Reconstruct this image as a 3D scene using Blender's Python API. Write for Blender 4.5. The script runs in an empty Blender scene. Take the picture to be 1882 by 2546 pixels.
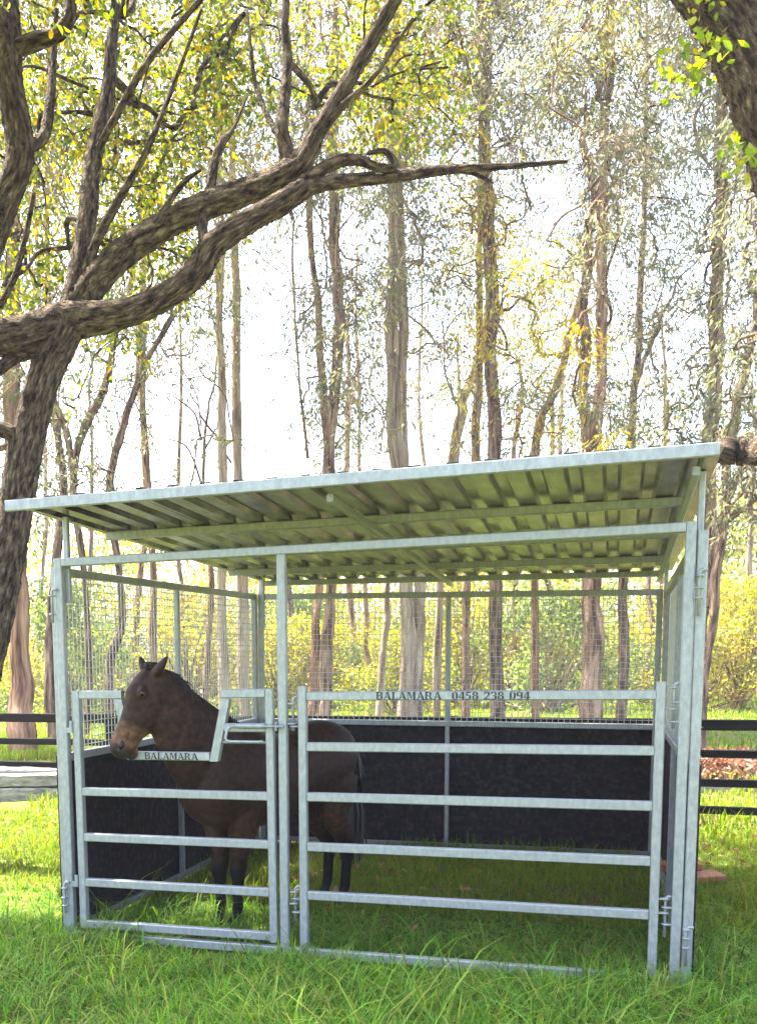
import bpy, bmesh, math
import numpy as np
from mathutils import Matrix, Vector

rng = np.random.default_rng(7)
SC = bpy.context.scene
COL = SC.collection

# ------------------------------------------------------------------ camera, sky, sun, exposure
CAM = np.array([3.2377, -5.7056, 1.7235])
YAW, PITCH, ROLL, FPX, PPX, PPY = 0.3189, -0.1261, 0.0117, 2597.0, 670.2, 1977.0
def _rot(a, b, c):
    ca, sa, cb, sb, cc, sc = math.cos(a), math.sin(a), math.cos(b), math.sin(b), math.cos(c), math.sin(c)
    return (np.array([[ca, -sa, 0], [sa, ca, 0], [0, 0, 1]]) @ np.array([[1, 0, 0], [0, cb, -sb], [0, sb, cb]])
            @ np.array([[cc, 0, sc], [0, 1, 0], [-sc, 0, cc]]))
RM = _rot(YAW, PITCH, ROLL)
cam = bpy.data.cameras.new('camera'); camo = bpy.data.objects.new('camera', cam); COL.objects.link(camo)
m4 = Matrix.Identity(4)
for i in range(3):
    m4[i][0] = RM[i, 0]; m4[i][1] = RM[i, 2]; m4[i][2] = -RM[i, 1]; m4[i][3] = CAM[i]
camo.matrix_world = m4
cam.sensor_fit = 'VERTICAL'; cam.sensor_height = 36.0; cam.sensor_width = 36.0
cam.lens = FPX / 2546 * 36
cam.shift_x = (941 - PPX) / 2546; cam.shift_y = (PPY - 1273) / 2546
cam.clip_start = 0.05; cam.clip_end = 2000
SC.camera = camo

SUN_EL, SUN_AZ = math.radians(64), math.radians(-64)
SUNV = Vector((math.sin(SUN_AZ) * math.cos(SUN_EL), math.cos(SUN_AZ) * math.cos(SUN_EL), math.sin(SUN_EL)))
world = bpy.data.worlds.new('World'); SC.world = world; world.use_nodes = True
wn = world.node_tree.nodes; wl = world.node_tree.links
sky = wn.new('ShaderNodeTexSky'); sky.sky_type = 'NISHITA'; sky.sun_disc = False
sky.sun_elevation = SUN_EL; sky.sun_rotation = SUN_AZ % (2 * math.pi)
sky.air_density = 1.0; sky.dust_density = 4.0; sky.ozone_density = 1.0
wl.new(sky.outputs[0], wn['Background'].inputs[0]); wn['Background'].inputs[1].default_value = 0.15
sun = bpy.data.lights.new('sun', 'SUN'); sun.energy = 4.3; sun.angle = math.radians(0.53); sun.color = (1.0, 0.95, 0.86)
suno = bpy.data.objects.new('sun', sun); COL.objects.link(suno); suno.rotation_euler = SUNV.to_track_quat('Z', 'Y').to_euler()
suno.location = (0, 0, 40)
SC.view_settings.view_transform = 'Standard'; SC.view_settings.look = 'None'
SC.view_settings.exposure = 2.9; SC.view_settings.gamma = 1.0
SC.cycles.max_bounces = 6; SC.cycles.transparent_max_bounces = 8

# ------------------------------------------------------------------ helpers
KD = 1882 / 1652            # my measurements were taken on a 1652 px wide view of the photograph
def U(u, v, d):
    """point at measured position (u, v) and depth d along the optical axis"""
    return CAM + RM @ np.array([(u * KD - PPX) / FPX, 1.0, -(v * KD - PPY) / FPX]) * d
def pxr(px, d): return px * KD / FPX * d
def project(P):
    q = (np.atleast_2d(P) - CAM) @ RM
    return np.c_[(PPX + FPX * q[:, 0] / q[:, 1]) / KD, (PPY - FPX * q[:, 2] / q[:, 1]) / KD], q[:, 1]

def link(o, parent=None, off=None):
    COL.objects.link(o)
    if parent is not None:
        o.parent = parent
        if off is not None: o.matrix_parent_inverse = Matrix.Translation(-Vector(off))
    return o
def tag(o, label=None, cat=None, group=None, kind=None):
    if label: o['label'] = label
    if cat: o['category'] = cat
    if group: o['group'] = group
    if kind: o['kind'] = kind
    return o
def empty(name, loc):
    o = bpy.data.objects.new(name, None); o.empty_display_size = 0.2; o.location = loc; COL.objects.link(o); return o

class MB:
    def __init__(s): s.v = []; s.f = []
    def add(s, vs, fs):
        k = len(s.v); s.v.extend([tuple(map(float, p)) for p in vs]); s.f.extend([tuple(i + k for i in f) for f in fs]); return s
    def box(s, lo, hi):
        x0, y0, z0 = lo; x1, y1, z1 = hi
        return s.add([(x0, y0, z0), (x1, y0, z0), (x1, y1, z0), (x0, y1, z0), (x0, y0, z1), (x1, y0, z1), (x1, y1, z1), (x0, y1, z1)],
                     [(0, 3, 2, 1), (4, 5, 6, 7), (0, 1, 5, 4), (1, 2, 6, 5), (2, 3, 7, 6), (3, 0, 4, 7)])
    def bar(s, a, b, w, h, up=(0, 0, 1), ch=0.005):
        """rolled hollow section: chamfered box from a to b, w across, h along up"""
        a = np.array(a, float); b = np.array(b, float); t = (b - a) / np.linalg.norm(b - a)
        up = np.array(up, float)
        if abs(t @ up) > 0.98: up = np.array([0, 1.0, 0])
        sd = np.cross(t, up); sd /= np.linalg.norm(sd); n = np.cross(sd, t)
        w2, h2 = w / 2, h / 2; c = min(ch, w2 * 0.9, h2 * 0.9)
        prof = [(-w2 + c, -h2), (w2 - c, -h2), (w2, -h2 + c), (w2, h2 - c), (w2 - c, h2), (-w2 + c, h2), (-w2, h2 - c), (-w2, -h2 + c)]
        vs = [a + sd * x + n * y for x, y in prof] + [b + sd * x + n * y for x, y in prof]
        fs = [(i, (i + 1) % 8, 8 + (i + 1) % 8, 8 + i) for i in range(8)] + [tuple(range(7, -1, -1)), tuple(range(8, 16))]
        return s.add(vs, fs)
    def rod(s, pts, r, n=8):
        pts = [np.array(p, float) for p in pts]; vs = []; fs = []
        pu = None
        for i, p in enumerate(pts):
            t = pts[min(i + 1, len(pts) - 1)] - pts[max(i - 1, 0)]; t = t / np.linalg.norm(t)
            if pu is None: pu = np.array([0, 0, 1.0]) if abs(t[2]) < 0.9 else np.array([1.0, 0, 0])
            sd = np.cross(t, pu); sd /= np.linalg.norm(sd); pu = np.cross(sd, t)
            rr = r[i] if hasattr(r, '__len__') else r
            for k in range(n):
                a = 2 * math.pi * k / n; vs.append(p + (sd * math.cos(a) + pu * math.sin(a)) * rr)
        for i in range(len(pts) - 1):
            for k in range(n): fs.append((i * n + k, i * n + (k + 1) % n, (i + 1) * n + (k + 1) % n, (i + 1) * n + k))
        fs.append(tuple(range(n - 1, -1, -1))); fs.append(tuple(range((len(pts) - 1) * n, len(pts) * n)))
        return s.add(vs, fs)
    def build(s, name, mat, parent=None, off=None, smooth=False):
        me = bpy.data.meshes.new(name); me.from_pydata(s.v, [], s.f); me.materials.append(mat)
        if smooth: me.polygons.foreach_set('use_smooth', [True] * len(me.polygons))
        me.update(); return link(bpy.data.objects.new(name, me), parent, off)

def np_mesh(name, V, loops, totals, mat, parent=None, off=None, cols=None, bc=None, smooth=False):
    me = bpy.data.meshes.new(name); V = np.asarray(V, np.float32); loops = np.asarray(loops, np.int32); totals = np.asarray(totals, np.int32)
    me.vertices.add(len(V)); me.vertices.foreach_set('co', V.ravel())
    me.loops.add(len(loops)); me.loops.foreach_set('vertex_index', loops)
    me.polygons.add(len(totals)); starts = np.r_[0, np.cumsum(totals)[:-1]].astype(np.int32)
    me.polygons.foreach_set('loop_start', starts); me.polygons.foreach_set('loop_total', totals)
    if smooth: me.polygons.foreach_set('use_smooth', np.ones(len(totals), bool))
    if cols is not None:
        c4 = np.ones((len(V), 4), np.float32); c4[:, :3] = cols
        me.color_attributes.new('Col', 'FLOAT_COLOR', 'POINT').data.foreach_set('color', c4.ravel())
    if bc is not None:
        me.attributes.new('bc', 'FLOAT_VECTOR', 'POINT').data.foreach_set('vector', np.asarray(bc, np.float32).ravel())
    me.update(calc_edges=True); me.validate(); me.materials.append(mat)
    return link(bpy.data.objects.new(name, me), parent, off)

# ------------------------------------------------------------------ materials
def mat(name):
    m = bpy.data.materials.new(name); m.use_nodes = True; n = m.node_tree.nodes; l = m.node_tree.links
    return m, n, l, n['Principled BSDF']
def ramp(n, stops):
    r = n.new('ShaderNodeValToRGB'); e = r.color_ramp.elements
    while len(e) < len(stops): e.new(0.5)
    for el, (p, c) in zip(e, stops): el.position = p; el.color = (*c, 1)
    return r
def noise_mat(name, stops, scale, rough=0.7, metal=0.0, bump=0.0, stretch=(1, 1, 1), detail=5, bscale=None, coord='Object', spec=0.5, bdist=0.01):
    m, n, l, b = mat(name)
    if coord == 'bc':
        tc = n.new('ShaderNodeAttribute'); tc.attribute_name = 'bc'; out = tc.outputs['Vector']
    else:
        tc = n.new('ShaderNodeTexCoord'); out = tc.outputs[coord]
    mp = n.new('ShaderNodeMapping'); mp.inputs['Scale'].default_value = stretch; l.new(out, mp.inputs['Vector'])
    t = n.new('ShaderNodeTexNoise'); t.inputs['Scale'].default_value = scale; t.inputs['Detail'].default_value = detail
    l.new(mp.outputs[0], t.inputs['Vector'])
    r = ramp(n, stops); l.new(t.outputs['Fac'], r.inputs['Fac']); l.new(r.outputs['Color'], b.inputs['Base Color'])
    b.inputs['Roughness'].default_value = rough; b.inputs['Metallic'].default_value = metal; b.inputs['Specular IOR Level'].default_value = spec
    if bump:
        t2 = n.new('ShaderNodeTexNoise'); t2.inputs['Scale'].default_value = bscale or scale; t2.inputs['Detail'].default_value = 6
        l.new(mp.outputs[0], t2.inputs['Vector'])
        bp = n.new('ShaderNodeBump'); bp.inputs['Strength'].default_value = bump; bp.inputs['Distance'].default_value = bdist
        l.new(t2.outputs['Fac'], bp.inputs['Height']); l.new(bp.outputs['Normal'], b.inputs['Normal'])
    return m
M_STEEL = noise_mat('galvanised_steel', [(0.32, (0.24, 0.255, 0.256)), (0.5, (0.285, 0.302, 0.303)), (0.68, (0.34, 0.358, 0.358))], 45, 0.42, 0.3, 0.05, (1, 1, 0.5), 8, 60)
M_ROOF = noise_mat('zinc_roof_sheet', [(0.3, (0.08, 0.070, 0.092)), (0.5, (0.19, 0.166, 0.215)), (0.7, (0.39, 0.345, 0.43))], 17, 0.24, 1.0, 0.10, (1, 0.3, 1), 10, 60)
M_WIRE = noise_mat('galvanised_wire', [(0.3, (0.36, 0.355, 0.33)), (0.7, (0.48, 0.47, 0.44))], 20, 0.4, 0.4)
M_RUBBER = noise_mat('black_rubber_sheet', [(0.3, (0.010, 0.009, 0.0085)), (0.52, (0.023, 0.0202, 0.019)), (0.75, (0.055, 0.048, 0.045))], 26, 0.85, 0, 0.25, (1, 1, 1), 10, 220, 'Object', 0.06)
M_INK = noise_mat('stencil_cut_dark', [(0.3, (0.012, 0.012, 0.012)), (0.8, (0.03, 0.03, 0.03))], 40, 0.8)
M_FENCE = noise_mat('black_stained_timber', [(0.3, (0.003, 0.003, 0.003)), (0.6, (0.007, 0.0065, 0.006)), (0.85, (0.022, 0.02, 0.018))], 14, 0.8, 0, 0.4, (0.15, 0.15, 3), 8, 30, 'Object', 0.12)
M_SLEEPER = noise_mat('weathered_grey_timber', [(0.25, (0.10, 0.09, 0.075)), (0.5, (0.24, 0.22, 0.19)), (0.8, (0.40, 0.37, 0.33))], 10, 0.85, 0, 0.6, (0.25, 3, 3), 9, 22)
M_PAVER = noise_mat('terracotta', [(0.3, (0.20, 0.075, 0.035)), (0.7, (0.38, 0.16, 0.08))], 18, 0.9, 0, 0.3)
def bark(name, stops, sc=9, st=(1, 1, 0.09), bump=0.9, bd=0.03, vs=None):
    m = noise_mat(name, stops, sc, 0.95, 0, 0, st, 10, None, 'bc', 0.15)
    n = m.node_tree.nodes; l = m.node_tree.links; b = n['Principled BSDF']; mp = next(x for x in n if x.type == 'MAPPING')
    wob = n.new('ShaderNodeTexNoise'); wob.inputs['Scale'].default_value = sc * .6; wob.inputs['Detail'].default_value = 4; l.new(mp.outputs[0], wob.inputs['Vector'])
    sub = n.new('ShaderNodeVectorMath'); sub.operation = 'MULTIPLY_ADD'; sub.inputs[1].default_value = (.12, .12, .12); l.new(wob.outputs['Color'], sub.inputs[0]); l.new(mp.outputs[0], sub.inputs[2])
    v = n.new('ShaderNodeTexVoronoi'); v.feature = 'DISTANCE_TO_EDGE'; v.inputs['Scale'].default_value = vs or sc * 1.1; l.new(sub.outputs[0], v.inputs['Vector'])
    cr = ramp(n, [(0.0, (0, 0, 0)), (0.16, (1, 1, 1))]); l.new(v.outputs['Distance'], cr.inputs['Fac'])
    f = n.new('ShaderNodeTexNoise'); f.inputs['Scale'].default_value = sc * 4; f.inputs['Detail'].default_value = 8; l.new(mp.outputs[0], f.inputs['Vector'])
    ad = n.new('ShaderNodeMath'); ad.operation = 'MULTIPLY_ADD'; ad.inputs[1].default_value = .7; l.new(f.outputs['Fac'], ad.inputs[0]); l.new(cr.outputs[0], ad.inputs[2])
    bp = n.new('ShaderNodeBump'); bp.inputs['Strength'].default_value = bump; bp.inputs['Distance'].default_value = bd
    l.new(ad.outputs[0], bp.inputs['Height']); l.new(bp.outputs['Normal'], b.inputs['Normal'])
    return m
M_BARK_FG = bark('furrowed_dark_bark', [(0.36, (0.026, 0.016, 0.009)), (0.47, (0.10, 0.068, 0.042)), (0.58, (0.18, 0.128, 0.080)), (0.72, (0.33, 0.25, 0.165))], 30, (1, 1, 0.3), 1.0, 0.05, 26)
M_BARKS = [bark('brown_stringy_bark', [(0.36, (0.065, 0.034, 0.021)), (0.5, (0.260, 0.153, 0.099)), (0.66, (0.468, 0.299, 0.202))], 13, (1, 1, 0.12)),
           bark('pale_gum_bark', [(0.33, (0.149, 0.098, 0.067)), (0.48, (0.345, 0.247, 0.172)), (0.68, (0.529, 0.414, 0.299))], 8, (1, 1, 0.12)),
           bark('dark_stringy_bark', [(0.36, (0.045, 0.027, 0.018)), (0.5, (0.173, 0.108, 0.075)), (0.68, (0.375, 0.247, 0.173))], 14, (1, 1, 0.14)),
           bark('reddish_peeling_bark', [(0.34, (0.072, 0.034, 0.019)), (0.5, (0.288, 0.150, 0.090)), (0.67, (0.480, 0.294, 0.186))], 9, (1, 1, 0.12))]
def leaf_mat(name, trans=0.5, rough=0.45, spec=0.3):
    m, n, l, b = mat(name)
    at = n.new('ShaderNodeAttribute'); at.attribute_name = 'Col'
    l.new(at.outputs['Color'], b.inputs['Base Color']); b.inputs['Roughness'].default_value = rough; b.inputs['Specular IOR Level'].default_value = spec
    tr = n.new('ShaderNodeBsdfTranslucent')
    hs = n.new('ShaderNodeHueSaturation'); hs.inputs['Saturation'].default_value = 1.15; hs.inputs['Value'].default_value = 1.5
    l.new(at.outputs['Color'], hs.inputs['Color']); l.new(hs.outputs[0], tr.inputs['Color'])
    mx = n.new('ShaderNodeMixShader'); mx.inputs[0].default_value = trans
    l.new(b.outputs[0], mx.inputs[1]); l.new(tr.outputs[0], mx.inputs[2]); l.new(mx.outputs[0], n['Material Output'].inputs['Surface'])
    return m
M_LEAF = leaf_mat('gum_leaves'); M_LEAF_FG = leaf_mat('broad_leaves', 0.55, 0.5); M_GRASS = leaf_mat('grass_blades', 0.4, 0.6, 0.12)
M_LITTER = leaf_mat('dry_leaves', 0.15, 0.8)

def ground_mat():
    m, n, l, b = mat('paddock_soil_and_turf')
    tc = n.new('ShaderNodeTexCoord')
    t1 = n.new('ShaderNodeTexNoise'); t1.inputs['Scale'].default_value = 0.35; t1.inputs['Detail'].default_value = 6; l.new(tc.outputs['Object'], t1.inputs['Vector'])
    t2 = n.new('ShaderNodeTexNoise'); t2.inputs['Scale'].default_value = 14; t2.inputs['Detail'].default_value = 8; l.new(tc.outputs['Object'], t2.inputs['Vector'])
    r1 = ramp(n, [(0.35, (0.045, 0.060, 0.012)), (0.6, (0.16, 0.21, 0.025))]); l.new(t2.outputs['Fac'], r1.inputs['Fac'])
    r2 = ramp(n, [(0.3, (0.05, 0.032, 0.018)), (0.7, (0.19, 0.115, 0.065))]); l.new(t2.outputs['Fac'], r2.inputs['Fac'])
    r3 = ramp(n, [(0.50, (0, 0, 0)), (0.62, (1, 1, 1))]); l.new(t1.outputs['Fac'], r3.inputs['Fac'])
    mx = n.new('ShaderNodeMixRGB'); l.new(r3.outputs[0], mx.inputs[0]); l.new(r1.outputs[0], mx.inputs[1]); l.new(r2.outputs[0], mx.inputs[2])
    l.new(mx.outputs[0], b.inputs['Base Color']); b.inputs['Roughness'].default_value = 0.95; b.inputs['Specular IOR Level'].default_value = 0.1
    bp = n.new('ShaderNodeBump'); bp.inputs['Strength'].default_value = 0.6; bp.inputs['Distance'].default_value = 0.04
    l.new(t2.outputs['Fac'], bp.inputs['Height']); l.new(bp.outputs[0], b.inputs['Normal'])
    return m
M_GROUND = ground_mat()

# ------------------------------------------------------------------ ground
def gz(x, y):
    x = np.asarray(x, float); y = np.asarray(y, float)
    near = 0.012 * np.sin(1.9 * x + 0.7) * np.sin(2.3 * y + 1.1) + 0.010 * np.sin(4.1 * x - 1.3 * y)
    away = np.clip((np.hypot(x - 1.8, y - 1.9) - 3.2) / 6, 0, 1)
    return near - 0.012 + away * (0.06 * np.sin(0.55 * x + 0.3) * np.cos(0.45 * y) + 0.04 * np.sin(1.3 * x + 0.9 * y))
def ground():
    ax = np.r_[-400, -200, -100, -60, np.linspace(-40, 40, 161), 60, 100, 200, 400]
    ay = np.r_[-60, -30, -15, np.linspace(-8, 50, 140), 65, 90, 130, 200, 400, 700]
    X, Y = np.meshgrid(ax, ay); Z = gz(X, Y); Z[(np.abs(X) > 45) | (Y > 55)] *= 0.3
    V = np.c_[X.ravel(), Y.ravel(), Z.ravel()]; nx = len(ax)
    i, j = np.meshgrid(np.arange(nx - 1), np.arange(len(ay) - 1)); a = (j * nx + i).ravel()
    F = np.c_[a, a + 1, a + nx + 1, a + nx]
    o = np_mesh('ground', V, F.ravel(), np.full(len(F), 4), M_GROUND, smooth=True)
    tag(o, kind='structure')
ground()

# ------------------------------------------------------------------ stall (steel horse shelter)
W, H, D = 3.6, 2.379, 3.83
L0 = (1.8, 0.0, 0.0)
def wp(x, y, z):
    """the frame stands slightly racked on uneven ground"""
    s = (x - 1.8) / 1.8
    return np.array([x, y, z + z / H * s * (0.017 - 0.053 * y / D)])
stall = empty('horse_stall', L0)
tag(stall, 'open galvanised steel horse stall with corrugated roof and front gate', 'horse stall')
def part_empty(name, loc):
    o = bpy.data.objects.new(name, None); o.empty_display_size = 0.1; o.location = loc
    link(o, stall, L0); return o
def tube(name, a, b, parent, w=0.05, h=0.05, off=None, up=(0, 0, 1), m=M_STEEL):
    return MB().bar(wp(*a), wp(*b), w, h, up).build(name, m, parent, off)

# front frame
tube('post', (0.025, 0.025, 0.0), (0.025, 0.025, H), stall, off=L0)
tube('post', (W - 0.025, 0.025, 0.0), (W - 0.025, 0.025, H), stall, off=L0)
tube('post', (1.435, 0.025, 0.05), (1.435, 0.025, H - 0.05), stall, off=L0)
tube('header_rail', (0.05, 0.025, H - 0.025), (W - 0.05, 0.025, H - 0.025), stall, off=L0)
tube('sill_rail', (0.05, 0.025, 0.036), (W - 0.05, 0.025, 0.036), stall, off=L0)

# gate with head-out notch
GL = (0.12, 0.02, 0.086)
gate = part_empty('gate', GL); gate['label'] = 'gate with a notch for the horse\'s head'
gy = 0.022
def gbar(name, a, b, w=0.046, h=0.05): return MB().bar((a[0], gy, a[1]), (b[0], gy, b[1]), w, h, (0, 1, 0) if abs(a[0] - b[0]) < 1e-6 else (0, 0, 1)).build(name, M_STEEL, gate, GL)
gbar('stile', (0.118, 0.086), (0.116, 1.566)); gbar('stile', (1.369, 0.086), (1.355, 1.575))
gbar('top_bar', (0.1415, 1.542), (0.425, 1.543)); gbar('top_bar', (1.066, 1.547), (1.330, 1.551))
def slant(x0, x1):   # parallelogram profile side of the notch
    w = 0.05
    vs = [(x0, gy - 0.023, 1.517), (x0 + w, gy - 0.023, 1.517), (x1 + w, gy - 0.023, 1.151), (x1, gy - 0.023, 1.151)]
    vs += [(x, y + 0.046, z) for x, y, z in vs]
    return MB().add(vs, [(0, 3, 2, 1), (4, 5, 6, 7), (0, 1, 5, 4), (1, 2, 6, 5), (2, 3, 7, 6), (3, 0, 4, 7)]).build('notch_side', M_STEEL, gate, GL)
slant(0.376, 0.452); slant(1.066, 0.986)
gbar('notch_bar', (0.5025, 1.177), (0.9855, 1.179))
gbar('rail', (1.080, 1.350), (1.332, 1.352)); gbar('thin_bar', (1.062, 1.265), (1.333, 1.265), 0.02, 0.016)
for z in (0.951, 0.666, 0.381): gbar('rail', (0.1415, z - 0.003), (1.342, z + 0.002))
gbar('rail', (0.1415, 0.112), (1.345, 0.118))
def rod_part(name, pts, r, parent, off): return MB().rod(pts, r).build(name, M_STEEL, parent, off, True)
# gate latch: sleeve, sliding bolt with a bent handle, catch plate on the post
lt = rod_part('latch_bolt', [(1.13, -0.018, 1.362), (1.45, -0.018, 1.362)], 0.009, gate, GL)
MB().rod([(1.165, -0.018, 1.362), (1.335, -0.018, 1.362)], 0.0145).build('latch_sleeve', M_STEEL, lt)
MB().rod([(1.14, -0.018, 1.362), (1.118, -0.022, 1.352), (1.108, -0.024, 1.335), (1.098, -0.026, 1.295), (1.104, -0.026, 1.277), (1.13, -0.026, 1.272), (1.30, -0.026, 1.272), (1.325, -0.02, 1.275)], 0.0085).build('latch_handle', M_STEEL, lt, None, True)
MB().box((1.402, -0.03, 1.336), (1.408, 0.0, 1.388)).build('catch_plate', M_STEEL, stall, L0)
for z in (1.335, 0.375):
    h = MB().box((0.048, -0.008, z - 0.025), (0.0935, 0.004, z + 0.008)).build('hinge', M_STEEL, gate, GL)
    MB().rod([(0.084, -0.006, z - 0.025), (0.084, -0.006, z + 0.05)], 0.0115).build('hinge_pin', M_STEEL, h)

# fixed front panel
PL = (2.5, 0.02, 0.07)
panel = part_empty('rail_panel', PL); panel['label'] = 'front rail panel with lettering on its top rail'
def pbar(name, a, b): return MB().bar((a[0], gy, a[1]), (b[0], gy, b[1]), 0.046, 0.05, (0, 1, 0) if abs(a[0] - b[0]) < 1e-6 else (0, 0, 1)).build(name, M_STEEL, panel, PL)
pbar('stile', (1.5545, 0.054), (1.5525, 1.59)); pbar('stile', (3.464, 0.054), (3.460, 1.605))
for z in (1.535, 1.247, 0.959, 0.668, 0.382): pbar('rail', (1.580, z - 0.002), (3.437, z + 0.003))

# drop pins with welded loops
def pin(x, y, z0, z1, loops, sx=0.03):
    p = MB().rod([(x + 0.035, y, z1 + 0.006), (x + 0.012, y, z1 + 0.008), (x, y, z1 - 0.004), (x, y, z0)], 0.0085).build('drop_pin', M_STEEL, stall, L0, True)
    for k, z in enumerate(loops):
        s = 1 if k % 2 else -1
        pts = [(x + s * sx * 1.1, y + 0.012, z)] + [(x + s * 0.016 * math.cos(a) , y + 0.016 * math.sin(a), z) for a in np.linspace(1.2, -1.2 - math.pi + 0.9, 7)] 
        pts = [(x + s * sx, y + 0.014, z), (x + s * 0.004, y + 0.016, z), (x - s * 0.015, y + 0.006, z), (x - s * 0.015, y - 0.01, z), (x + s * 0.004, y - 0.017, z), (x + s * sx, y - 0.014, z)]
        MB().rod(pts, 0.0055, 6).build('pin_loop', M_STEEL, p, None, True)
pin(1.496, 0.02, 1.335, 1.52, [1.375, 1.36, 1.49])
pin(1.500, 0.02, 0.225, 0.42, [0.395, 0.355, 0.325, 0.275])
pin(3.524, 0.02, 1.365, 1.59, [1.575, 1.50, 1.465, 1.40], 0.035)
pin(3.520, 0.02, 0.27, 0.48, [0.475, 0.43, 0.40, 0.34], 0.035)
pin(-0.012, -0.012, 1.98, 2.17, [2.14, 2.03], 0.012)
pin(0.004, -0.016, 0.18, 0.37, [0.34, 0.28, 0.23], 0.012)
pin(W + 0.022, -0.014, 1.93, 2.15, [2.13, 2.07, 2.02], 0.018)
pin(W + 0.024, -0.014, 0.13, 0.33, [0.325, 0.28, 0.23], 0.018)

# stencil lettering (thick stems, thin strokes, slab serifs, stencil gaps)
GLY = {
 'B': [('r', .02, 0, .22, 1), ('r', 0, .9, .3, 1), ('r', 0, 0, .3, .1), ('r', .30, .9, .6, 1), ('r', .30, .46, .6, .56), ('r', .30, 0, .62, .1), ('r', .58, .56, .76, .92), ('r', .60, .08, .80, .47)],
 'A': [('q', (.40, 1), (.56, 1), (.98, 0), (.74, 0)), ('q', (.38, .93), (.46, .93), (.16, 0), (.08, 0)), ('r', .24, .28, .62, .36), ('r', 0, 0, .26, .09), ('r', .66, 0, 1.04, .09)],
 'L': [('r', .05, 0, .27, 1), ('r', 0, .92, .36, 1), ('r', 0, 0, .3, .09), ('r', .34, 0, .75, .1), ('r', .67, .1, .75, .34)],
 'M': [('r', .04, 0, .12, 1), ('q', (.12, 1), (.34, 1), (.58, .12), (.48, .12)), ('q', (.84, 1), (.92, 1), (.62, .2), (.56, .2)), ('r', .84, 0, 1.06, 1), ('r', 0, 0, .2, .08), ('r', .76, 0, 1.12, .08), ('r', .92, .92, 1.12, 1)],
 'R': [('r', .02, 0, .22, 1), ('r', 0, .91, .3, 1), ('r', 0, 0, .34, .09), ('r', .3, .9, .58, 1), ('r', .3, .46, .56, .55), ('r', .56, .54, .76, .92), ('q', (.42, .46), (.60, .46), (.96, 0), (.70, 0))],
 '0': [('r', .0, .14, .22, .86), ('r', .5, .14, .72, .86), ('r', .14, .9, .32, 1), ('r', .4, .9, .58, 1), ('r', .14, 0, .32, .1), ('r', .4, 0, .58, .1)],
 '4': [('r', .42, 0, .64, 1), ('q', (.36, .95), (.44, .95), (.12, .34), (.02, .34)), ('r', .02, .24, .38, .34), ('r', .68, .24, .84, .34), ('r', .32, 0, .76, .08)],
 '5': [('r', .06, .5, .18, 1), ('r', .22, .86, .66, 1), ('r', .2, .52, .48, .62), ('r', .46, .1, .68, .54), ('r', .02, 0, .46, .12)],
 '8': [('r', .04, .56, .24, .92), ('r', .5, .56, .68, .92), ('r', 0, .08, .2, .46), ('r', .5, .08, .74, .46), ('r', .2, .9, .54, 1), ('r', .2, .46, .54, .56), ('r', .2, 0, .54, .1)],
 '2': [('r', .02, .7, .2, .94), ('r', .18, .9, .5, 1), ('r', .48, .56, .7, .94), ('q', (.48, .54), (.68, .54), (.26, .14), (.04, .14)), ('r', 0, 0, .72, .13)],
 '3': [('r', .02, .74, .18, .94), ('r', .16, .9, .5, 1), ('r', .48, .56, .68, .92), ('r', .24, .46, .5, .56), ('r', .48, .08, .72, .46), ('r', .02, 0, .5, .1)],
 '9': [('r', .0, .48, .2, .9), ('r', .5, .1, .72, .9), ('r', .18, .9, .5, 1), ('r', .18, .42, .46, .52), ('r', .06, 0, .5, .1)],
}
ADV = {'B': .95, 'A': 1.12, 'L': .88, 'M': 1.26, 'R': 1.08, ' ': .62}
def lettering(text, x0, x1, z, h, parent, off, yf):
    wtot = sum(ADV.get(c, .86) for c in text); k = (x1 - x0) / wtot; x = x0
    for c in text:
        mb = MB()
        for g in GLY.get(c, []):
            q = [(g[1], g[2]), (g[3], g[2]), (g[3], g[4]), (g[1], g[4])] if g[0] == 'r' else list(g[1:])
            if sum(q[i][0] * q[(i + 1) % 4][1] - q[(i + 1) % 4][0] * q[i][1] for i in range(4)) < 0: q = q[::-1]
            vs = [(x + a * k, yf - 0.0025, z + b * h) for a, b in q] + [(x + a * k, yf + 0.0008, z + b * h) for a, b in q]
            mb.add(vs, [(0, 1, 2, 3), (7, 6, 5, 4)] + [(i, 4 + i, 4 + (i + 1) % 4, (i + 1) % 4) for i in range(4)])
        x += ADV.get(c, .86) * k
        if mb.v: mb.build('letter' if c.isalpha() else 'digit', M_INK, parent, off)
lettering('BALAMARA', 0.572, 0.918, 1.158, 0.041, gate, GL, gy - 0.023)
lettering('BALAMARA  0458 238 094', 1.985, 2.815, 1.514, 0.042, panel, PL, gy - 0.023)

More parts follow.
